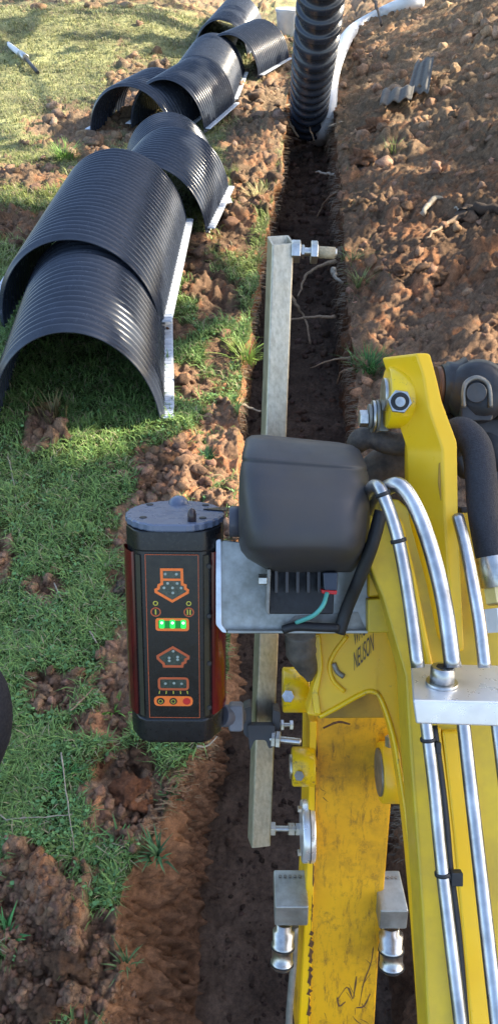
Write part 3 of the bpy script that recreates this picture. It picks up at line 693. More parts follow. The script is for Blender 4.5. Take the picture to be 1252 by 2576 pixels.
# ---- laser receiver
Fr0 = frame(450, 1812, 1.10, 15, roll=-.5)
Fr = lambda a, b_, c_: Fr0(a*.945, b_*.945, c_*.93)
Lr = .345; S = .000592
rc = empty('laser_receiver', Fr(0, 0, 0), 'black machine laser receiver with red side lenses, orange arrow symbols and three lit green lights', 'laser receiver')
def ringpts(r, z, n=64, sc=0, flat=None, wav=0):
    out = []
    for i in range(n):
        a = 2*math.pi*i/n; rr = r*(1+wav*math.cos(a*sc)); x, y = rr*math.cos(a), rr*math.sin(a)
        if flat is not None: y = min(y, flat)
        out.append(Fr(x, y, z))
    return out
def stack(rings, mi=0):
    b = MB(); n = len(rings[0]); V = [p for r in rings for p in r]
    F = [(i*n+j, i*n+(j+1) % n, (i+1)*n+(j+1) % n, (i+1)*n+j) for i in range(len(rings)-1) for j in range(n)]
    F += [tuple(range(n-1, -1, -1)), tuple((len(rings)-1)*n+j for j in range(n))]; b.add(V, F, mi, False); return b
def octo(r, z, k=1.0):
    pts = [(-.052, .052), (-.040, .058), (.040, .058), (.052, .052), (.066, .028), (.069, 0), (.066, -.028), (.045, -.055), (-.045, -.055), (-.066, -.028), (-.069, 0), (-.066, .028)]
    return [Fr(x*k*r, y*k*r, z) for x, y in pts]
stack([octo(1, .03), octo(1, Lr-.04)]).build('body', M['recv'], rc, .002, 2)
stack([octo(.98, -.004), octo(1.02, .002), octo(1.03, .034), octo(1.01, .038)]).build('bottom_cap', M['recv'], rc, .002, 2)
stack([octo(.55, -.02), octo(.6, -.004)]).build('foot_plug', M['recv'], rc, .002, 2)
stack([octo(1.0, Lr-.044), octo(1.015, Lr-.040), octo(1.015, Lr-.012)]).build('top_cap', M['recv'], rc, .002, 2)
stack([ringpts(.0695, Lr-.011, 120, 28, .066, .012), ringpts(.0712, Lr-.009, 120, 28, .067, .012), ringpts(.0712, Lr-.002, 120, 28, .067, .012), ringpts(.0690, Lr, 120, 28, .065, .012)]).build('lid', M['recv_top'], rc)
b = MB()
for sx in (-1, 1):
    for yy in (.036, -.045):
        b.cyl(Fr(sx*.042, yy*.9, Lr-.001), Fr(sx*.042, yy*.9, Lr+.0012), .005, 16)
        o_ = b.build('screw_hole', M['rubber'], rc); b = MB()
def dome(c, r, h, nm, mat, n=24):
    b = MB(); b.tube([Fr(c[0], c[1], c[2]+h*math.sin(t)) for t in np.linspace(0, 1.5, 8)], [r*math.cos(t) for t in np.linspace(0, 1.5, 8)], n); b.build(nm, mat, rc)
dome((0, -.052, Lr-.004), .0155, .016, 'bubble', M['recv_top'])
b = MB(); b.tube([Fr(.028, .048, Lr-.002+z) for z in (0, .012, .018, .021)], [.0058, .0058, .0045, .001], 16); b.build('antenna_stub', simple('brown_knob', (.05, .035, .035), .3), rc)
b = MB(); b.prism([Fr(.040, -.012, Lr+.0005), Fr(.074, -.003, Lr+.0005), Fr(.078, -.022, Lr+.0005), Fr(.060, -.022, Lr+.0005)], Fr(0, 0, .0015)-Fr(0, 0, 0)); b.build('arrow_mark', M['recv'], rc)
# lenses: curved strips
for sx in (-1, 1):
    b = MB(); V = []; n_ = 7
    for z in (.040, Lr-.046):
        for i in range(n_):
            a = math.radians(10+i*5.2); V.append(Fr(sx*(.0755)*math.cos(a), .0745*math.sin(a)*1.02, z))
        for i in range(n_):
            a = math.radians(10+i*5.2); V.append(Fr(sx*.0660*math.cos(a), .0660*math.sin(a)*.95, z))
    k = 2*n_; F = []
    for i in range(n_-1): F += [(i, i+1, i+1+k, i+k), (i+n_+1, i+n_, i+n_+k, i+n_+1+k)]
    F += [(0, k, k+n_, n_), (n_-1, 2*n_-1, k+2*n_-1, k+n_-1)]
    b.add(V, F, 0, True); b.build('red_lens', M['red'], rc)
    b = MB(); b.prism([Fr(sx*.0445, .0572, .042), Fr(sx*.0512, .0533, .042), Fr(sx*.0512, .0533, Lr-.048), Fr(sx*.0445, .0572, Lr-.048)], (Fr(0, .0012, 0)-Fr(0, 0, 0))); b.build('trim_strip', simple('olive_trim', (.035, .033, .022), .4), rc)
YF = .0583
def circ(cx_, cy_, r, n=20): return [(cx_+r*math.cos(2*math.pi*i/n), cy_+r*math.sin(2*math.pi*i/n)) for i in range(n)]
M['dot'] = simple('clear_led', (.35, .42, .38), .2, 0, .3, 60)
def q2(zx, zy): return ((zx-560)*.2657*S, Lr-.046-(zy-615)/(2290-615)*(Lr-.046-.040))
def flat(poly, y0, th, nm, mat, par=None, mi=None):
    b = MB(); b.prism([Fr(x, YF+y0+th, z) for x, z in poly][::-1], Fr(0, -th, 0)-Fr(0, 0, 0)); return b.build(nm, mat, par or rc)
def ringpoly(zp, k, y0, th, nm, mat, par=None, wpx=18):
    o_ = [q2(*p) for p in zp]; cx = np.mean([p[0] for p in o_]); cz = np.mean([p[1] for p in o_])
    wd = wpx*.2657*S; inn = []
    n = len(o_)
    for i in range(n):
        a = np.array(o_[i-1]); b_ = np.array(o_[i]); c_ = np.array(o_[(i+1) % n])
        e1 = (b_-a)/np.linalg.norm(b_-a); e2 = (c_-b_)/np.linalg.norm(c_-b_)
        n1 = np.array([-e1[1], e1[0]]); n2 = np.array([-e2[1], e2[0]]); nn = n1+n2; nn = nn/max(.4, np.dot(nn, nn))*2
        sgn = 1 if np.dot(np.array([cx, cz])-b_, nn) > 0 else -1
        inn.append(b_+nn*wd*orient(o_))
    b = MB(); V = [Fr(x, YF+y0+th, z) for x, z in o_]+[Fr(x, YF+y0+th, z) for x, z in inn]
    b.add(V, [(i, (i+1) % n, n+(i+1) % n, n+i) for i in range(n)]); 
    ob = b.build(nm, mat, par or rc); return ob, inn
def orient(o_):
    a = sum(o_[i-1][0]*o_[i][1]-o_[i][0]*o_[i-1][1] for i in range(len(o_))); return 1 if a > 0 else -1
pan = flat([q2(325, 618), q2(795, 618), q2(795, 2285), q2(325, 2285)], 0, .0010, 'control_panel', simple('panel_black', (.008, .008, .010), .25), rc)
ringpoly([(322, 615), (798, 615), (798, 2288), (322, 2288)], 1, .0012, .0002, 'panel_outline', M['rust_line'], pan, 6)
dn = [(455, 748), (660, 748), (663, 895), (690, 905), (690, 940), (712, 955), (708, 992), (558, 1088), (402, 988), (398, 952), (425, 938), (430, 905), (455, 893)]
up_ = [(555, 1525), (708, 1625), (705, 1662), (682, 1672), (680, 1702), (655, 1712), (648, 1750), (462, 1750), (455, 1714), (430, 1690), (405, 1662), (402, 1625)]
for pts_, nm in ((dn, 'down_arrow'), (up_, 'up_arrow')):
    a_ = flat([q2(*p) for p in pts_], .0010, .0004, nm, M['lens'], pan); 
    ringpoly(pts_, 1, .0016, .0003, 'orange_outline', M['orange'] if nm == 'down_arrow' else M['rust_line'], a_, 25)
for zx_, zy_ in ((500, 805), (600, 805), (520, 895), (605, 895), (487, 940), (563, 940), (640, 940), (565, 990), (558, 1580), (520, 1650), (597, 1640), (597, 1668), (520, 1680), (480, 1920), (560, 1915), (630, 1920)):
    flat([q2(*p) for p in circ(zx_, zy_, 13, 10)], .0015, .0005, 'led_dot', M['dot'], pan)
flat([q2(455, 848), q2(660, 848), q2(660, 870), q2(455, 870)], .0017, .0003, 'cross_bar', M['orange'], pan)
def rr(x0, y0, x1, y1, r): return rounded([(x0, y0), (x1, y0), (x1, y1), (x0, y1)], r)
a_ = flat([q2(*p) for p in rr(402, 1242, 706, 1372, 30)], .0010, .0004, 'level_display', M['ledglow'], pan)
ringpoly(rr(402, 1242, 706, 1372, 30), 1, .0016, .0003, 'orange_outline', M['orange'], a_, 25)
for cx_ in (460, 557, 655):
    flat([q2(*p) for p in rr(cx_-24, 1258, cx_+24, 1345, 15)], .0018, .0006, 'green_light', M['led'], pan); flat([q2(*p) for p in circ(cx_, 1288, 13, 12)], .0026, .0003, 'green_light_core', M['ledcore'], pan)
a_ = flat([q2(*p) for p in rr(410, 1852, 698, 1990, 40)], .0010, .0004, 'lower_display', M['lens'], pan)
ringpoly(rr(410, 1852, 698, 1990, 40), 1, .0016, .0003, 'orange_outline', M['rust_line'], a_, 22)
for cx_ in (407, 706):
    ringpoly(circ(cx_, 1095, 24), 1, .0012, .0003, 'yellow_ring', M['yprint'], pan, 9)
    ob, _ = ringpoly(circ(cx_, 1182, 48), 1, .0012, .0003, 'button_ring', M['rust_line'], pan, 12)
for x0, x1 in ((400, 412), (688, 700), (712, 724)):
    flat([q2(x0, 1155), q2(x1, 1155), q2(x1, 1208), q2(x0, 1208)], .0012, .0004, 'numeral_stroke', M['yprint'], pan)
for k, cx_ in enumerate((425, 487, 552, 617, 680)):
    flat([q2(cx_-4, 1998), q2(cx_+4, 1998), q2(cx_+4+(k-2)*3, 2030), q2(cx_-4+(k-2)*3, 2030)], .0012, .0004, 'scale_mark', M['yprint'], pan)
a_ = flat([q2(*p) for p in rr(370, 2055, 732, 2160, 52)], .0010, .0006, 'button_strip', M['orange'], pan)
for cx_, mt in ((432, M['recv']), (550, M['recv']), (675, M['redprint'])):
    flat([q2(*p) for p in circ(cx_, 2107, 36)], .0017, .0005, 'button', mt, pan)
    if mt is M['recv']: ringpoly(circ(cx_, 2107, 22), 1, .0024, .0004, 'button_symbol', M['yprint'], pan, 6)
for yy in (735, 1230, 1720, 2190):
    x_, z_ = q2(842, yy); b = MB(); b.cyl(Fr(.0505, .052, z_), Fr(.0515, .0565, z_), .0032, 12); b.build('screw', M['iron'], rc)
# clamp arm to the post (part of the receiver)
b = MB(); b.cyl(P(555, 1800, 1.10), P(600, 1802, 1.13), .0165, 20); b.build('clamp_arm', simple('grey_clamp_plastic', (.12, .12, .14), .45), rc)
b = MB(); b.prism(PP(rounded([(574, 1776), (612, 1776), (612, 1842), (574, 1842)], 10), 1.10), FW*.03); b.build('clamp_bar', simple('grey_clamp_metal', (.20, .20, .22), .45), rc, .003)
b = MB(); b.prism(PP(rounded([(610, 1785), (632, 1776), (632, 1862), (612, 1848)], 8), 1.165), FW*.05); b.prism(PP(rounded([(686, 1785), (705, 1792), (704, 1835), (684, 1850)], 6), 1.165), FW*.05); b.prism(PP(rounded([(622, 1825), (692, 1825), (688, 1880), (676, 1884), (668, 1862), (640, 1862), (628, 1890)], 6), 1.155), FW*.02)
b.build('clamp_jaw', M['plastic_rough'], rc, .002)
def bolt(parent, a, b_, r, nuts, mat=None, name='bolt'):
    a = np.asarray(a); b_ = np.asarray(b_); u = (b_-a)/np.linalg.norm(b_-a); L = np.linalg.norm(b_-a); m_ = MB()
    k = int(L/.0022); m_.tube([a+u*L*i/k for i in range(k+1)], [r*(1 if i % 2 else .93) for i in range(k+1)], 14)
    o_ = m_.build(name, mat or M['steel'], parent)
    for t, rn, w_ in nuts:
        m_ = MB(); c_ = a+u*L*t; m_.cyl(c_-u*w_/2, c_+u*w_/2, rn, 6); m_.build('nut', M['steel'], o_, .0008, 1)
    return o_
bolt(rc, P(678, 1858, 1.16), P(756, 1866, 1.155), .0056, [(.12, .013, .006), (.27, .0135, .007)])
bolt(rc, P(700, 1824, 1.2), P(738, 1824, 1.2), .0036, [(.25, .009, .005), (.85, .008, .006)])
# ---- square post
root = empty('mounting_post', P(647, 2118, 1.27), 'square hollow aluminium post standing beside the digger arm and carrying the receiver', 'post')
A0, A1 = P(651, 2116, 1.27), P(705, 604, 1.09); ax = (A1-A0); Lp = np.linalg.norm(ax); az = ax/Lp
rx = RT-az*np.dot(RT, az); rx /= np.linalg.norm(rx); ry = np.cross(az, rx)   # ry away from/toward the camera
an = math.radians(13); rx, ry = rx*math.cos(an)+ry*math.sin(an), ry*math.cos(an)-rx*math.sin(an)
hw = .0165; b = MB(); ti = hw-.003
def sq(h, z, r=.003):
    out = []
    for sx, sy in ((1, 1), (-1, 1), (-1, -1), (1, -1)):
        c_ = (sx*(h-r), sy*(h-r)); a0 = math.atan2(sy, sx)-math.pi/4
        for k in range(5):
            t = a0+k/4*math.pi/2; of = rx*(c_[0]+r*math.cos(t))+ry*(c_[1]+r*math.sin(t)); out.append(A0+of+az*(z+(.55*np.dot(of, FW) if z > Lp*.95 else 0)))
    return out
V = sq(hw, 0)+sq(hw, Lp)+sq(ti, Lp, .0015)+sq(ti, Lp-.12, .0015)+sq(ti, 0, .0015); n = 20; F = []
for k in range(3):
    F += [(k*n+j, k*n+(j+1) % n, (k+1)*n+(j+1) % n, (k+1)*n+j) for j in range(n)]
F.append(tuple(3*n+j for j in range(n))); F.append(tuple(n-1-j for j in range(n)))
b.add(V, F, 0, False); b.build('square_tube', M['alu'], root)
bolt(root, P(728, 632, 1.09), P(846, 637, 1.09), .0065, [(.13, .0165, .013), (.28, .010, .004), (.52, .0165, .010)])
b = MB(); b.cyl(P(797, 634, 1.088), P(842, 637, 1.088), .0085, 10); b.build('plastered_tip', simple('flaky_cream_mud', (.5, .42, .28), .9, 0, .4, 150, .9, .002), root)
bolt(root, P(672, 2084, 1.265), P(768, 2086, 1.27), .0052, [(.12, .012, .011), (.62, .011, .011), (.78, .011, .007)])
# ---- work light and its bracket
wl = empty('work_light', P(765, 1500, .98), 'chunky black plastic work light seen from behind, in front of the post', 'work light')
rows = [(1104, 660, 850, 1.0, 1.02), (1108, 632, 885, .972, 1.03), (1118, 618, 903, .955, 1.035), (1160, 608, 922, .925, 1.04), (1166.5, 607.5, 923, .9215, 1.04), (1170, 609.5, 921.5, .9235, 1.04), (1175, 607, 924, .918, 1.04), (1205, 602, 930, .905, 1.04), (1250, 600, 931, .893, 1.035),
        (1262, 600, 931, .888, 1.035), (1330, 600, 928, .880, 1.03), (1372, 602, 922, .880, 1.03), (1386, 606, 917, .886, 1.03), (1405, 622, 908, .905, 1.02), (1424, 655, 897, .928, 1.01), (1438, 680, 885, .95, 1.0), (1440, 690, 878, .96, .99)]
V = []; n = 48
for ry_, xl, xr, df, db in rows:
    cxp, hwp, cd, hd = (xl+xr)/2, (xr-xl)/2, (df+db)/2, (db-df)/2
    for i in range(n):
        a = 2*math.pi*i/n; ca, sa = math.cos(a), math.sin(a); e = .38
        fx = math.copysign(abs(ca)**e, ca); fy = math.copysign(abs(sa)**e, sa)
        # rear face narrows toward the camera lower down
        k = 1-.16*max(0, (ry_-1180)/260)*max(0, -fy)
        x = cxp+hwp*fx*k; y = ry_+(x-765)*.10*max(0, 1-(ry_-1104)/300)
        V.append(P(x*(1-0)+0, y, cd+hd*fy))
F = [(i*n+j, (i+1)*n+j, (i+1)*n+(j+1) % n, i*n+(j+1) % n) for i in range(len(rows)-1) for j in range(n)]
F += [tuple(range(n)), tuple((len(rows)-1)*n+j for j in range(n-1, -1, -1))]
b = MB(); b.add(V, F, 0, True); hs = b.build('housing', M['plastic_rough'], wl)
b = MB(); b.prism(PP([(676, 1425), (842, 1425), (838, 1545), (676, 1545)], .975), FW*.02); b.build('rear_plate', M['rubber'], wl, .002)
for k in range(6):
    x = 690+k*27; b = MB(); b.prism(PP(rounded([(x, 1425), (x+9, 1425), (x+9, 1492), (x, 1492)], 3), .955), FW*.022); b.build('cooling_fin', M['plastic_rough'], wl, .0008, 1)
b = MB(); b.prism(PP([(672, 1432), (681, 1432), (677, 1548), (668, 1540)], .95), FW*.03); b.build('yoke', M['dull_steel'], wl, .001)
b = MB(); b.cyl(P(650, 1458, .955), P(671, 1458, .955), .0075, 6); b.build('yoke_bolt', M['steel'], wl, .0008)
b = MB(); b.prism(PP(rounded([(812, 1440), (850, 1440), (848, 1486), (815, 1486)], 5), .94), FW*.02); b.build('connector', M['plastic'], wl, .0015)
b = MB(); b.prism(PP([(808, 1484), (848, 1486), (846, 1496), (810, 1494)], .938), FW*.018); b.build('connector_seal', M['redprint'], wl, .001)
b = MB(); b.tube(spline([P(822, 1492, .935), P(812, 1522, .925), P(788, 1548, .93), P(745, 1566, .95)], 8), .0028, 10); b.build('wire', M['teal'], wl)
b = MB(); b.cyl(P(577, 1312, 1.0), P(604, 1312, 1.0), .021, 24); b.build('pivot_knob', simple('grey_knob', (.09, .09, .11), .5), wl)
bp = empty('bracket_plate', P(735, 1590, 1.0), 'galvanised steel bracket plate below the work light, with a bent left edge', 'bracket')
b = MB(); b.prism(PP(rounded([(551, 1358), (760, 1380), (940, 1400), (932, 1500), (925, 1592), (575, 1592), (551, 1570)], 16), lambda x, y: .995), FW*.006); b.build('plate', M['galv'], bp, .0015)
b = MB(); b.prism(PP(rounded([(543, 1358), (556, 1356), (557, 1572), (572, 1592), (560, 1592), (543, 1572)], 6), .988), FW*.02); b.build('bent_edge', simple('bright_zinc', (.75, .8, .85), .35, .5), bp, .001)
b = MB(); b.prism(PP([(572, 1586), (925, 1586), (925, 1594), (572, 1594)], .986), FW*.009); b.build('lower_edge', M['galv'], bp, .001)
b = MB(); b.prism(PP([(740, 1550), (900, 1540), (922, 1590), (700, 1590)], .9932), FW*.0015); b.build('grime_patch', M['dull_steel'], bp)
b = MB(); b.tube(spline([P(958, 1285, .925), P(935, 1370, .93), P(905, 1450, .95), P(872, 1530, .975), P(852, 1592, .98)], 8), .0085, 12)
b.tube(spline([P(852, 1580, .975), P(800, 1578, .975), P(745, 1576, .98), P(712, 1584, .985)], 6), .006, 10); lc = b.build('cable', M['rubber']); tag(lc, 'flat black cable running down from the steel pipes to the bracket plate', 'cable')
b = MB(); b.tube(spline([P(755, 1592, 1.02), P(757, 1640, 1.03), P(772, 1680, 1.04), P(778, 1712, 1.045)], 6), [.022, .021, .022, .021, .021, .021, .022, .02, .019, .018, .017, .016, .015, .014, .012, .010, .008, .006, .004][:19], 14)
tag(b.build('cable_sleeve', M['tape']), 'muddy brown cable sleeve tapering down under the bracket plate', 'cable sleeve')
# ------------------------------------------------------------------ the digger
ex = empty('excavator', (.35, .3, 0), 'yellow mini excavator boom and digging arm reaching down over the trench', 'excavator')
dS = lambda x, y: 1.13+(y-1600)*.00018
# stick (digging arm)
b = MB()
b.prism(PP([(800, 1735), (985, 1735), (985, 2000), (968, 2210), (952, 2400), (938, 2640), (745, 2640), (752, 2500), (770, 2210), (778, 2000), (790, 1850)], dS), FW*.13)
def ribbon(px, w0, dd, mi=1):
    pts = [np.array(p, float) for p in px]; pts = spline([np.array([p[0], p[1], 0]) for p in pts], 3); n_ = len(pts)
    V = []; 
    for i, p in enumerate(pts):
        t = pts[min(i+1, n_-1)]-pts[max(i-1, 0)]; t = t/np.linalg.norm(t); nn = np.array([-t[1], t[0]]); w_ = w0*(.35+.65*math.sin(math.pi*(i+.5)/n_))*(.7+.6*random.random())
        for s_ in (-1, 1): V.append(P(p[0]+nn[0]*w_*s_, p[1]+nn[1]*w_*s_, dS(p[0], p[1])-dd))
    b.add(V, [(2*i, 2*i+1, 2*i+3, 2*i+2) for i in range(n_-1)], mi)
SCR = [([(918, 1985), (919, 2060), (926, 2090), (955, 2122)], 1.7), ([(876, 2274), (872, 2315), (858, 2360)], 2), ([(860, 2298), (845, 2312), (830, 2322)], 1.3), ([(815, 2375), (858, 2380), (914, 2410)], 1.2), ([(914, 2410), (890, 2432), (850, 2478), (815, 2480)], 2.2), ([(908, 2412), (880, 2442), (846, 2474)], 1.6),
               ([(940, 2342), (934, 2415), (914, 2472), (903, 2530)], 1.6), ([(808, 2155), (800, 2222), (796, 2310)], 1.8), ([(892, 2322), (908, 2334)], 1.6), ([(850, 2512), (872, 2482), (886, 2514)], 2.2), ([(896, 2456), (888, 2512)], 2.4), ([(846, 2500), (852, 2530), (868, 2520)], 3), ([(930, 2500), (915, 2530), (895, 2535)], 2.5),
               ([(812, 2005), (826, 2016)], 3), ([(812, 1832), (850, 1816), (880, 1822)], 4), ([(940, 1820), (975, 1835), (982, 1870)], 5)]
r2 = random.Random(3)
for k in range(46):
    x0, y0 = r2.uniform(802, 945), 1840+760*r2.random()**.6; an_ = r2.gauss(1.2, .5); ln = r2.uniform(8, 45)
    SCR.append(([(x0, y0), (x0+ln*.5*math.cos(an_)+r2.gauss(0, 2), y0+ln*.5*math.sin(an_)), (x0+ln*math.cos(an_), y0+ln*math.sin(an_))], r2.uniform(.4, 1.0)))
for px, w_ in SCR:
    ribbon(px, w_, .0006)
b.build('arm_box', [M['yellow_dirty'], M['rustmark']], ex, .004)
b = MB(); b.prism(PP([(778, 1815), (797, 1815), (795, 2000), (790, 2200), (783, 2400), (776, 2640), (748, 2640), (760, 2400), (771, 2200), (776, 2000)], lambda x, y: dS(x, y)-.006), FW*.15)
b.build('arm_side_plate', M['yellow'], ex, .002)
b = MB(); r3 = random.Random(5); yy = 1845
while yy < 2600:
    yy += r3.uniform(14, 60) if yy < 2230 else r3.uniform(8, 26)
    w_ = 1+6*r3.random()**2*(1.6 if yy > 2230 else .5); hl = r3.uniform(6, 30)
    x = 797-(yy-1850)*.030; pts = [(x-w_*.2, yy-hl), (x+w_*.8, yy-hl*.3), (x+w_*r3.random(), yy+hl*.2), (x+w_*.3, yy+hl), (x-w_*.7, yy+hl*.5), (x-w_*.3, yy-hl*.2)]
    b.prism(PP(pts, lambda x_, y_: dS(x_, y_)-.0072), FW*.001)
b.build('rust_streak', M['rustmark'], ex)
# cross plate above the arm, under the knuckle arch
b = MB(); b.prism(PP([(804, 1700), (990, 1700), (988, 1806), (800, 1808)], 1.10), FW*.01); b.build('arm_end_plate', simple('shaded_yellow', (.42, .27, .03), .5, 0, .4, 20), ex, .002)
# left bosses of the arm
def boss(cx, cy, d, wpx, hpx, par, pin=True, mat=None):
    r = hpx/2*d/FX; a = P(cx-wpx/2, cy, d); e = P(cx+wpx/2, cy, d); b = MB(); b.cyl(a, e, r, 36, 0, .002); o_ = b.build('pivot_boss', mat or M['yellow_worn'], par)
    if pin: b = MB(); b.cyl(P(cx-wpx/2-6, cy, d), P(cx-wpx/2+2, cy, d), r*.62, 24); b.build('pin_cap', M['steel'], o_)
    return o_
o_ = boss(742, 1735, 1.14, 64, 112, ex, False); b = MB(); b.cyl(P(724, 1752, 1.095), P(724, 1752, 1.11), .0095, 6); b.build('bolt_head', M['steel'], o_)
o_ = boss(762, 1928, 1.18, 56, 96, ex); b = MB(); b.cyl(P(752, 1952, 1.14), P(752, 1952, 1.16), .008, 6); b.build('bolt_head', M['dull_steel'], o_)
o_ = boss(985, 1942, 1.15, 62, 150, ex, False, M['yellow'])
b = MB(); b.cyl(P(950, 1942, 1.148), P(956, 1942, 1.148), .036, 32); b.build('pin_face', M['dull_steel'], o_)
b = MB(); b.cyl(P(982, 1852, 1.09), P(982, 1878, 1.09), .0085, 6); b.build('grease_bolt', M['steel'], ex, .001)
# round machined plate
b = MB(); b.cyl(P(757, 2090, 1.225), P(789, 2090, 1.225), .049, 40, 0, .002); pl = b.build('round_plate', M['alu_block'], ex)
b = MB(); b.tube([P(775, 2090, 1.225), P(777, 2090, 1.225)], .0497, 40); b.build('groove', M['rubber'], pl)
for yy in (2035, 2145): b = MB(); b.cyl(P(748, yy, 1.2), P(757, yy, 1.2), .0055, 6); b.build('bolt_head', M['steel'], pl)
# quick couplers
def coupler(cx0, cx1, y0, y1, y2, d, ccx, cw, yb, side):
    b = MB(); fr = frame((cx0+cx1)/2, y2, d, 22)
    hwid = (cx1-cx0)/2*d/FX; hh = (y2-y1)*d/FX/math.cos(math.radians(22)); dp_ = (y1-y0)*d/FX/math.sin(math.radians(24))
    V = [fr(-hwid, 0, 0), fr(hwid, 0, 0), fr(hwid, 0, hh), fr(-hwid, 0, hh)]; b.prism(V, fr(0, -dp_, 0)-fr(0, 0, 0)); bl = b.build('hydraulic_block', M['galv'], ex, .003)
    for k in range(5): b = MB(); b.cyl(fr(-hwid*.6+hwid*.3*k, -dp_*.8, hh), fr(-hwid*.6+hwid*.3*k, -dp_*.8, hh+.0018), .003, 8); b.build('plug', M['dull_steel'], bl)
    c_ = lambda y, dx=0: P(ccx+dx*(y-y2), y, d+.012)
    b = MB(); r = cw/2*d/FX; k = 0; ys = [y2-6, y2+8, y2+12, y2+42, y2+44, y2+54, y2+56, y2+86, y2+88, y2+97, yb]
    rs = [.7, .7, 1, .92, 1.04, 1.04, .95, .92, 1.02, 1.0, .75]
    b.tube([c_(y, -.06*side) for y in ys], [r*q for q in rs], 28); b.build('quick_coupler', M['steel'], bl)
    for y in (y2+50, y2+92): b = MB(); b.tube([c_(y, -.06*side), c_(y+3, -.06*side)], r*1.08, 28); b.build('coupler_ring', M['rubber'], bl)
coupler(690, 774, 2222, 2268, 2330, 1.225, 714, 56, 2436, 1)
coupler(952, 1022, 2228, 2278, 2338, 1.225, 982, 62, 2442, -.3)
b = MB(); b.tube(spline([P(742, 2330, 1.25), P(738, 2420, 1.26), P(728, 2540, 1.27), P(722, 2660, 1.28)], 6), .006, 10); b.build('thin_hose', M['dull_steel'], ex)
# knuckle casting and boom side band
inner = spline([np.array(p, float) for p in [(800, 1806, 0), (850, 1780, 0), (900, 1752, 0), (930, 1742, 0), (955, 1762, 0), (985, 1850, 0), (1003, 1950, 0), (1022, 2080, 0), (1043, 2300, 0), (1064, 2576, 0), (1070, 2680, 0)]], 5)
outer = [(1130, 2680), (1112, 2500), (1085, 2250), (1068, 2050), (1048, 1900), (1038, 1800), (1034, 1700), (1030, 1590), (960, 1470), (905, 1440), (880, 1500), (850, 1560), (800, 1590), (778, 1590), (772, 1660), (790, 1705), (782, 1755), (768, 1800)]
dK = lambda x, y: 1.05-.00006*max(0, x-800)-(.00017*max(0, y-1750))-(.0)
b = MB(); b.prism([P(p[0], p[1], dK(p[0], p[1])) for p in inner]+PP(outer, dK), FW*.045); kn = b.build('boom_knuckle', M['yellow'], ex, .006, 3)
# raised rims: highlight welt along the arch and the boom edge
b = MB(); b.tube([P(p[0]+3, p[1]-3, dK(p[0], p[1])+.0005) for p in inner], .0036, 10); b.build('edge_rim', M['yellow_worn'], kn)
b = MB(); b.tube(spline([P(x, y, dK(x, y)+.003) for x, y in [(1034, 1830), (1052, 1930), (1070, 2080), (1090, 2300), (1122, 2680)]], 6), .0035, 8); b.build('weld_seam', M['yellow_worn'], kn)
# raised stiffeners on the left of the knuckle
b = MB(); b.tube(spline([P(x, y, dK(x, y)-.001) for x, y in [(872, 1600), (842, 1640), (828, 1675), (838, 1712), (866, 1740)]], 6), .0032, 10); b.build('cast_rib', M['yellow'], kn)
b = MB(); b.prism(PP(rounded([(780, 1600), (806, 1600), (812, 1680), (800, 1745), (808, 1798), (790, 1798), (784, 1740), (797, 1690)], 6), lambda x, y: dK(x, y)-.008), FW*.012); b.build('cast_flange', M['yellow_worn'], kn, .003)
b = MB(); b.tube(spline([P(x, y, dK(x, y)-.0005) for x, y in [(838, 1668), (848, 1690), (864, 1702)]], 4), .004, 8); b.build('chipped_mark', M['dull_steel'], kn)
# lettering
def lettering(txt, O, U, Vv, parent, w0):
    cu = bpy.data.curves.new('t', 'FONT'); cu.body = txt; cu.size = 1; cu.extrude = 0
    to = bpy.data.objects.new('t', cu); C.objects.link(to); dg = bpy.context.evaluated_depsgraph_get(); me = bpy.data.meshes.new_from_object(to.evaluated_get(dg))
    w_ = max(v.co.x for v in me.vertices); pos = []
    for v in me.vertices:
        x, y = v.co.x/w_, v.co.y/.72; px, py = O[0]+U[0]*x+Vv[0]*y, O[1]+U[1]*x+Vv[1]*y; pos.append(P(px, py, dK(px, py)-.0015))
    b = MB(); b.add(pos, [tuple(p.vertices) for p in me.polygons]); bpy.data.objects.remove(to); return b.build('lettering', M['text'], parent)
lettering('NEUSON', (889, 1688), (50, -52), (-1, -48), kn, 1)
lettering('WACKER', (889, 1626), (52, -54), (-1, -46), kn, 1)
b = MB(); b.prism(PP([(924, 1508), (1010, 1502), (1012, 1592), (925, 1592)], .975), FW*.02); b.build('bracket_bar', M['yellow_dull'], ex, .002)
# boom box behind pipes
dB = lambda x, y: .93-.00010*(y-1300)
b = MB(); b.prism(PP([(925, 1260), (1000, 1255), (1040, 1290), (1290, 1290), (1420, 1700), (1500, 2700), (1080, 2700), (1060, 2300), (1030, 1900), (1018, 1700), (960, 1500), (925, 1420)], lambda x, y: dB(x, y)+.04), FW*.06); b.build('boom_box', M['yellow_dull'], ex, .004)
b = MB(); b.prism(PP([(1112, 1840), (1165, 1840), (1200, 2100), (1260, 2700), (1195, 2700), (1140, 2100)], lambda x, y: dB(x, y)+.028), FW*.02); b.build('boom_strip', M['yellow'], ex, .003)
b = MB(); b.prism(PP([(1086, 1830), (1108, 1830), (1150, 2150), (1200, 2700), (1165, 2700), (1120, 2150)], lambda x, y: dB(x, y)+.030), FW*.02); b.build('boom_strip', M['yellow'], ex, .003)
b = MB(); b.prism(PP([(975, 1270), (985, 1268), (1015, 1320), (1045, 1450), (1075, 1600), (1092, 1690), (1078, 1690), (1060, 1600), (1030, 1440), (1003, 1340)], lambda x, y: dB(x, y)+.025), FW*.03); b.build('boom_web', M['yellow'], ex, .003)
b = MB(); b.prism(PP([(925, 1300), (985, 1300), (1000, 1400), (1005, 1500), (925, 1505)], lambda x, y: .985), FW*.05); b.build('boom_side_plate', M['yellow'], ex, .004)
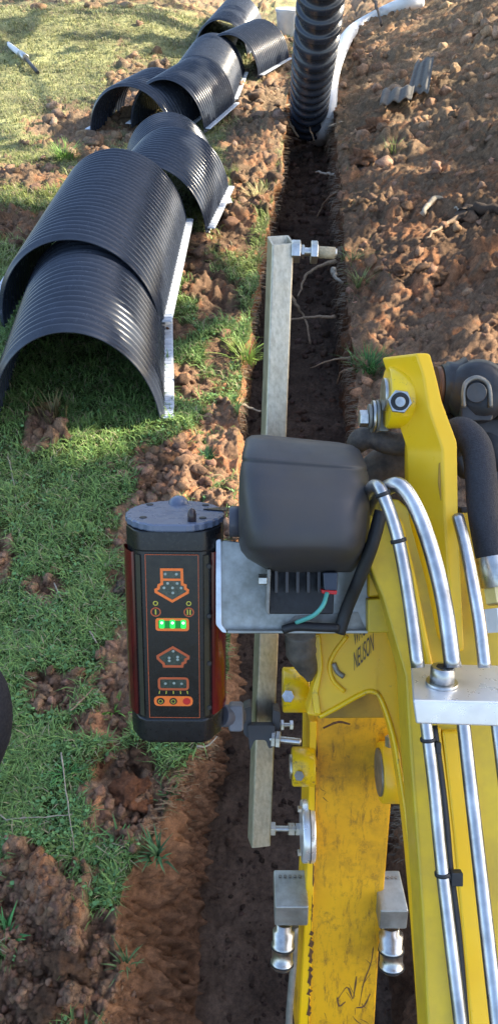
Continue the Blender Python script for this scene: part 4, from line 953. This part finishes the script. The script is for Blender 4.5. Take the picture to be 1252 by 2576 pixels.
# tall bracket plate
dT = lambda x, y: .92
strip = rounded([(1045, 888), (1082, 888), (1100, 955), (1112, 1010), (1150, 1112), (1153, 1300), (1160, 1450), (1168, 1640), (1140, 1640), (1128, 1450), (1117, 1300), (1112, 1130), (1078, 1030), (1064, 945)], 10)
ext = P(1030-28, 1010, 1.0)-P(1045, 1010, .92)
b = MB(); b.prism([P(x, y, .92) for x, y in strip], (P(1000, 1100, .97)-P(1090, 1100, .92))*np.array([1, 1, 1])); bk = b.build('tall_bracket', M['yellow'], ex, .003, 3)
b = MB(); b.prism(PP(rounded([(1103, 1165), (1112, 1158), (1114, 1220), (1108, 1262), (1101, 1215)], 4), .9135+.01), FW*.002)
b.build('slot_shade', simple('dark_slot', (.35, .2, .01), .6), bk)  # dark plate painted in for the shaded hollow of the slot
# side face
side = [(1047, 895), (1064, 945), (1078, 1030), (1112, 1130), (1117, 1300), (1128, 1450), (1140, 1640), (1095, 1600), (1050, 1420), (1030, 1290), (1027, 1170), (1028, 1085), (1038, 1040), (1036, 930)]
dside = lambda x, y: .925+(1120-x)*.00055
b = MB(); b.prism(PP(side, dside), FW*.03); b.build('bracket_side', M['yellow'], bk, .003)
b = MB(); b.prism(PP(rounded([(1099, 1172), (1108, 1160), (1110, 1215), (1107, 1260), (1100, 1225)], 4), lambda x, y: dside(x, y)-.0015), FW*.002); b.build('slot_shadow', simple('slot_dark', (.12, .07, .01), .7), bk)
o_ = boss(1008, 1000, .975, 74, 156, bk, False)
b = MB(); b.cyl(P(962, 992, .97), P(975, 992, .97), .0215, 32); b.build('pin_cap', M['steel'], o_)
b = MB(); b.cyl(P(1005, 1010, .93), P(1005, 1012, .942), .0155, 6); o2 = b.build('bolt_head', M['steel'], o_, .001)
b = MB(); b.cyl(P(1006, 1011, .922), P(1005, 1012, .935), .0065, 16); b.build('bolt_tip', M['steel'], o2)
b = MB(); b.tube([P(1005, 1010, .9291), P(1005, 1010, .9299)], .0115, 24); b.build('bolt_washer', M['rubber'], o2)
b = MB(); b.cyl(P(903, 1053, 1.0), P(924, 1053, 1.0), .0115, 6); b.build('end_bolt', M['steel'], ex, .001)
for k, (x, r, m_) in enumerate(((925, .017, 'dull_steel'), (934, .022, 'steel'), (943, .022, 'dull_steel'))):
    b = MB(); b.cyl(P(x, 1048, 1.0), P(x+7, 1048, 1.0), r, 28); b.build('washer', M[m_], ex)
b = MB(); b.prism(PP(rounded([(945, 1005), (975, 1003), (978, 1085), (945, 1085)], 4), 1.0), FW*.03); b.build('link_plate', M['galv'], ex, .002)
# hoses and ram
b = MB(); b.tube(spline([P(1150, 1095, 1.02), P(1110, 1098, 1.0), P(1000, 1118, 1.02), P(935, 1100, 1.03), P(905, 1108, 1.04), P(893, 1124, 1.06)], 6), [.016]*20+[.0165, .0165, .0165, .0165, .0165, .0162, .0158, .015, .014, .012, .009][:11], 20); b.build('hose', M['sleeve_dusty'], ex)
b = MB(); b.tube(spline([P(1060, 1140, 1.06), P(990, 1165, 1.07), P(950, 1190, 1.08), P(915, 1250, 1.09)], 8), .030, 20); b.build('hose', M['sleeve_dusty'], ex)
b = MB(); b.tube(spline([P(1100, 1200, 1.07), P(1040, 1230, 1.08), P(960, 1250, 1.09)], 8), .024, 20); b.build('hose', M['sleeve_dusty'], ex)
b = MB(); b.tube(spline([P(1128, 1130, .98), P(1145, 1090, .965), P(1170, 1092, .95), P(1198, 1130, .94), P(1208, 1200, .93), P(1215, 1290, .92), P(1236, 1405, .91)], 8), .0195, 24); b.build('hose', M['sleeve'], ex)
b = MB(); b.cyl(P(1234, 1398, .91), P(1250, 1475, .905), .0195, 28); fe = b.build('hose_ferrule', M['steel'], ex)
b = MB(); b.cyl(P(1248, 1478, .905), P(1254, 1520, .90), .016, 6); b.build('nut', simple('yellow_zinc', (.7, .6, .3), .35, .9), fe, .001)
b = MB(); b.cyl(P(1254, 1530, .90), P(1262, 1590, .895), .021, 6); b.build('nut', M['white'], fe, .002)
b = MB(); b.tube(spline([P(1252, 1105, 1.0), P(1240, 1130, 1.0), P(1260, 1180, 1.0)], 6), .018, 20); b.build('hose', M['rubber'], ex)
ram = MB(); ram.tube([P(1197, 985, 1.06+z) for z in (-.045, -.043, -.036, -.02, 0, .04)], [.02, .032, .040, .0445, .046, .046], 40); rm = ram.build('ram_head', M['iron'], ex)
b = MB(); b.tube([P(1106, 975, 1.06), P(1118, 975, 1.06), P(1122, 975, 1.06), P(1140, 975, 1.06), P(1158, 976, 1.06)], [.032, .034, .037, .036, .044], 32); b.build('ram_collar', M['iron'], rm)
b = MB(); b.tube([P(1092, 975, 1.06), P(1108, 975, 1.06)], .030, 28); b.build('weld_ring', simple('heat_brown', (.16, .07, .03), .5, .3), rm)
b = MB(); b.cyl(P(1197, 988, 1.0), P(1197, 988, 1.02), .0135, 28); b.build('pin', simple('grey_pin', (.09, .09, .09), .4, .4), rm)
b = MB(); b.tube(spline([P(1165, 1025, 1.012), P(1165, 985, 1.008), P(1172, 962, 1.006), P(1197, 950, 1.004), P(1222, 962, 1.006), P(1230, 985, 1.008), P(1232, 1025, 1.012)], 6), .0035, 10); b.build('retainer', M['dull_steel'], rm)
b = MB(); b.prism(PP(rounded([(1158, 1000), (1168, 960), (1197, 943), (1226, 960), (1238, 1000), (1240, 1060), (1158, 1060)], 12), 1.022), FW*.03); b.build('ram_face', M['iron'], rm, .003)
b = MB(); b.prism(PP([(1090, 1030), (1300, 1020), (1300, 1240), (1160, 1200), (1110, 1100)], 1.075), FW*.03); b.build('ram_tube', M['iron'], ex, .01, 3)
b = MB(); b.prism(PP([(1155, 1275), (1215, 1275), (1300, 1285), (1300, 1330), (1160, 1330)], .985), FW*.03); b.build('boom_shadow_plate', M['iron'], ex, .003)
b = MB(); b.cyl(P(1236, 985, 1.06), P(1300, 985, 1.06), .04, 32); b.build('ram_barrel', M['rubber'], rm)
# steel pipes
dP = lambda y: .875-.00011*(y-1250)
def pipe(px, r, name='steel_pipe', mat=None):
    b = MB(); b.tube(spline([P(x, y, dP(y)+o) for x, y, o in px], 8), r, 24); return b.build(name, mat or M['chrome'], ex)
p1 = pipe([(905, 1290, .13), (928, 1236, .05), (945, 1222, .015), (965, 1250, 0), (1000, 1355, 0), (1028, 1510, 0), (1050, 1680, 0)], .0078)
p2 = pipe([(930, 1300, .13), (950, 1250, .06), (975, 1226, .02), (1008, 1224, 0), (1048, 1285, 0), (1085, 1390, 0), (1116, 1520, 0), (1138, 1680, 0)], .0096)
p3 = pipe([(1150, 1300, .04), (1168, 1370, .02), (1188, 1470, 0), (1205, 1570, 0), (1218, 1680, 0)], .0074)
l1 = pipe([(1068, 1800, 0), (1090, 1980, 0), (1112, 2200, 0), (1160, 2600, 0), (1172, 2700, 0)], .0068)
l2 = pipe([(1162, 1800, 0), (1182, 1980, 0), (1207, 2200, 0), (1252, 2600, 0), (1262, 2700, 0)], .0075)
l3 = pipe([(1246, 1805, 0), (1268, 1980, 0), (1293, 2200, 0), (1345, 2700, 0)], .0068)
def collar(x, y, dx, dy, r, nm, par, w=10, mat='rubber'):
    u = np.array([dx, dy])/math.hypot(dx, dy); b = MB(); b.cyl(P(x-u[0]*w/2, y-u[1]*w/2, dP(y)), P(x+u[0]*w/2, y+u[1]*w/2, dP(y)), r, 24); return b.build(nm, M[mat], par)
collar(962, 1243, 22, 60, .0094, 'clip_ring', p1); collar(1001, 1360, 28, 110, .0094, 'clip_ring', p1)
collar(1075, 1860, 20, 190, .0084, 'cable_tie', l1, 9); collar(1112, 2198, 20, 190, .0084, 'cable_tie', l1, 9)
b = MB(); b.box(P(1146, 2208, dP(2208)), RT*.006, UP*.007, FW*.005); b.box(P(1130, 2203, dP(2203)), RT*.006, UP*.003, FW*.004); b.build('cable_tie_head', M['rubber'], l1, .001)
b = MB(); b.box(P(1100, 1880, dP(1880)), RT*.003, UP*.006, FW*.004); b.build('cable_tie_head', M['rubber'], l1, .001)
b = MB(); b.tube(spline([P(x, y, dP(y)+.008) for x, y in [(1088, 1825), (1104, 1940), (1118, 2060), (1128, 2180), (1136, 2240), (1152, 2380), (1176, 2690)]], 6), .0048, 12); b.build('electric_cable', M['rubber'], ex)
# clamp block: tilted so that its top face shows
cf = frame(1150, 1822, dP(1820)-.006, -0, roll=-1.3)
O = [P(1045, 1822, dP(1820)-.010), P(1345, 1832, dP(1820)-.010), P(1340, 1768, dP(1770)-.020), P(1037, 1762, dP(1770)-.020)]
b = MB(); upv = P(1031, 1668, dP(1670)+.060)-O[3]
V = O+[O[3]+upv, O[2]+upv, O[1]+upv*1.0, O[0]+upv*1.0]
b.add(V, [(0, 1, 2, 3), (3, 2, 5, 4), (4, 5, 6, 7), (7, 6, 1, 0), (0, 3, 4, 7), (1, 6, 5, 2)]); cb = b.build('pipe_clamp', M['alu_block'], ex, .0025, 3)
nrm = np.cross(RT, upv); nrm /= np.linalg.norm(nrm); nrm = nrm if np.dot(nrm, UP) > 0 else -nrm
bc = P(1110, 1722, dP(1720)+.012)
b = MB(); b.cyl(bc-nrm*.001, bc+nrm*.004, .0180, 32); b.build('washer', M['steel'], cb)
b = MB(); b.cyl(bc+nrm*.004, bc+nrm*.022, .0136, 32, 0, .0015); hb = b.build('socket_bolt', M['steel'], cb)
b = MB(); b.cyl(bc+nrm*.0221, bc+nrm*.0226, .0078, 6); b.build('hex_socket', M['rubber'], hb)
# ------------------------------------------------------------------ sun, sky, and the tree whose crown shades the foreground
AZ, EL = math.radians(78), math.radians(33)
SV = np.array([math.cos(EL)*math.sin(AZ), math.cos(EL)*math.cos(AZ), math.sin(EL)])
LIT = [(560, 1120, 70, 260), (590, 820, 40, 60), (350, 1000, 30, 30), (310, 760, 50, 40), (440, 600, 30, 40), (240, 1065, 60, 12), (480, 700, 30, 25), (620, 640, 30, 40), (625, 560, 60, 50), (640, 470, 40, 60), (690, 360, 28, 110), (610, 890, 40, 40), (60, 1055, 70, 14), (200, 1085, 70, 18), (560, 930, 50, 30), (530, 960, 40, 20),
       (940, 520, 45, 22), (980, 612, 70, 16), (1100, 640, 90, 16), (1180, 620, 60, 14), (1030, 780, 60, 14), (1150, 600, 60, 10), (990, 300, 70, 20), (1050, 700, 50, 14), (1230, 870, 60, 20), (1000, 890, 50, 12), (1180, 890, 60, 10), (960, 420, 40, 18),
       (230, 160, 130, 22), (130, 205, 130, 14), (60, 240, 110, 18), (100, 292, 130, 14), (200, 215, 110, 12), (270, 118, 60, 8), (120, 340, 60, 12), (290, 150, 60, 18), (130, 450, 60, 12), (60, 480, 80, 12), (180, 400, 80, 25), (350, 520, 60, 60), (460, 480, 40, 40), (330, 700, 40, 60), (90, 280, 120, 25), (100, 120, 60, 12), (640, 100, 60, 60), (545, 200, 70, 60), (420, 250, 60, 30), (680, 250, 40, 60), (740, 260, 26, 40)]
n = 320000
gX = rng.uniform(-8.5, 5.5, n); gY = rng.uniform(-1.6, 14.5, n)
gZ = base(gX, gY); x, y, d = proj(gX, gY, gZ); farf = sstep(4, 8, gY); mgn = .16*FX/d*(1-.45*farf); litv = np.zeros(n, bool)
qq = np.stack([gX, gY, gX*0], -1); wob = .35*noise(qq, 4)+.3*noise(qq, 10)
for cx_, cy_, rx_, ry_ in LIT: litv |= (((x-cx_)/(rx_*1.15+mgn))**2+((y-cy_)/(ry_*1.2+mgn*(.7-.4*farf)))**2+wob) < 1
nb = noise(qq, 2.2, 17)+.5*noise(qq, 6, 3); litv |= (gX > np.interp(gY, *cLR)+.25) & (gY > 2.6) & (nb > .02)
litv |= (gX < np.interp(gY, *cLL)-.3) & (gY > 6.5) & (noise(qq*np.array([.5, 1.5, 1]), 1.6, 23)+.4*noise(qq, 5, 2) > .02)
dens = 1-sstep(11, 14.0, gY)*.5
keep = (~litv) & (rng.random(n) < dens) & ((noise(qq, 1.3, 4)*1.2+.95 > sstep(8, 14, gY)*.8))
keep &= gX > -1.4-.42*np.clip(gY, 0, 14)-1.2
gX, gY, gZ = gX[keep], gY[keep], gZ[keep]; n = len(gX)
t = rng.uniform(7.0, 8.8, n); cen = np.stack([gX, gY, gZ], -1)+SV[None]*t[:, None]
S_ = .030+.028*rng.random(n); A_ = rng.normal(size=(n, 3)); A_ -= 0; A_ /= np.linalg.norm(A_, axis=1)[:, None]
B_ = np.cross(A_, SV[None]+.5*rng.normal(size=(n, 3))); B_ /= np.linalg.norm(B_, axis=1)[:, None]
V = np.stack([cen-A_*S_[:, None]*1.3, cen-B_*S_[:, None]*.7, cen+A_*S_[:, None]*1.3, cen+B_*S_[:, None]*.7], 1).reshape(-1, 3)
F = np.arange(n*4).reshape(-1, 4)
base_t = np.array([7.0, 3.0, 0]); root = empty('shade_tree', base_t, 'broad leafy tree outside the frame on the right, shading the trench', 'tree')
me = mesh_np('crown', V-base_t, F, np.array([.05, .09, .03])*(.6+.8*rng.random(len(V)//4).repeat(4))[:, None], False); me.materials.append(M['leaf'])
o = bpy.data.objects.new('crown', me); C.objects.link(o); o.parent = root
b = MB(); b.tube(spline([base_t, base_t+[.1, .1, 2], base_t+[-.1, .3, 4.2], base_t+[.2, .8, 5.2]], 6), list(np.linspace(.28, .08, 19)), 16)
b.build('trunk', M['bark'], root)
for k in range(9):
    z = 3+k*.35; e = cen[rng.integers(n)]; b = MB(); s0 = base_t+np.array([0, .2, z]); b.tube(spline([s0, (s0+e)/2+[0, 0, .3], e], 6), list(np.linspace(.09, .015, 13)), 8); b.build('limb', M['bark'], root)
sun = bpy.data.lights.new('sun', 'SUN'); sun.energy = 15.0; sun.angle = math.radians(.5); sun.color = (1, .88, .68)
so = bpy.data.objects.new('sun', sun); C.objects.link(so); so.rotation_euler = Vector(SV).to_track_quat('Z', 'Y').to_euler(); so.location = (10, 3, 8)
w = bpy.data.worlds.new('World'); bpy.context.scene.world = w; w.use_nodes = True; nt = w.node_tree
sk = nt.nodes.new('ShaderNodeTexSky'); sk.sky_type = 'NISHITA'; sk.sun_disc = False; sk.sun_elevation = EL; sk.sun_rotation = AZ
sk.air_density = 1.0; sk.dust_density = 2.5; sk.ozone_density = 1.0
nt.links.new(sk.outputs[0], nt.nodes['Background'].inputs[0]); nt.nodes['Background'].inputs[1].default_value = .50
scn = bpy.context.scene; scn.view_settings.view_transform = 'Standard'; scn.view_settings.look = 'None'; scn.view_settings.exposure = 0
scn.cycles.use_denoising = True
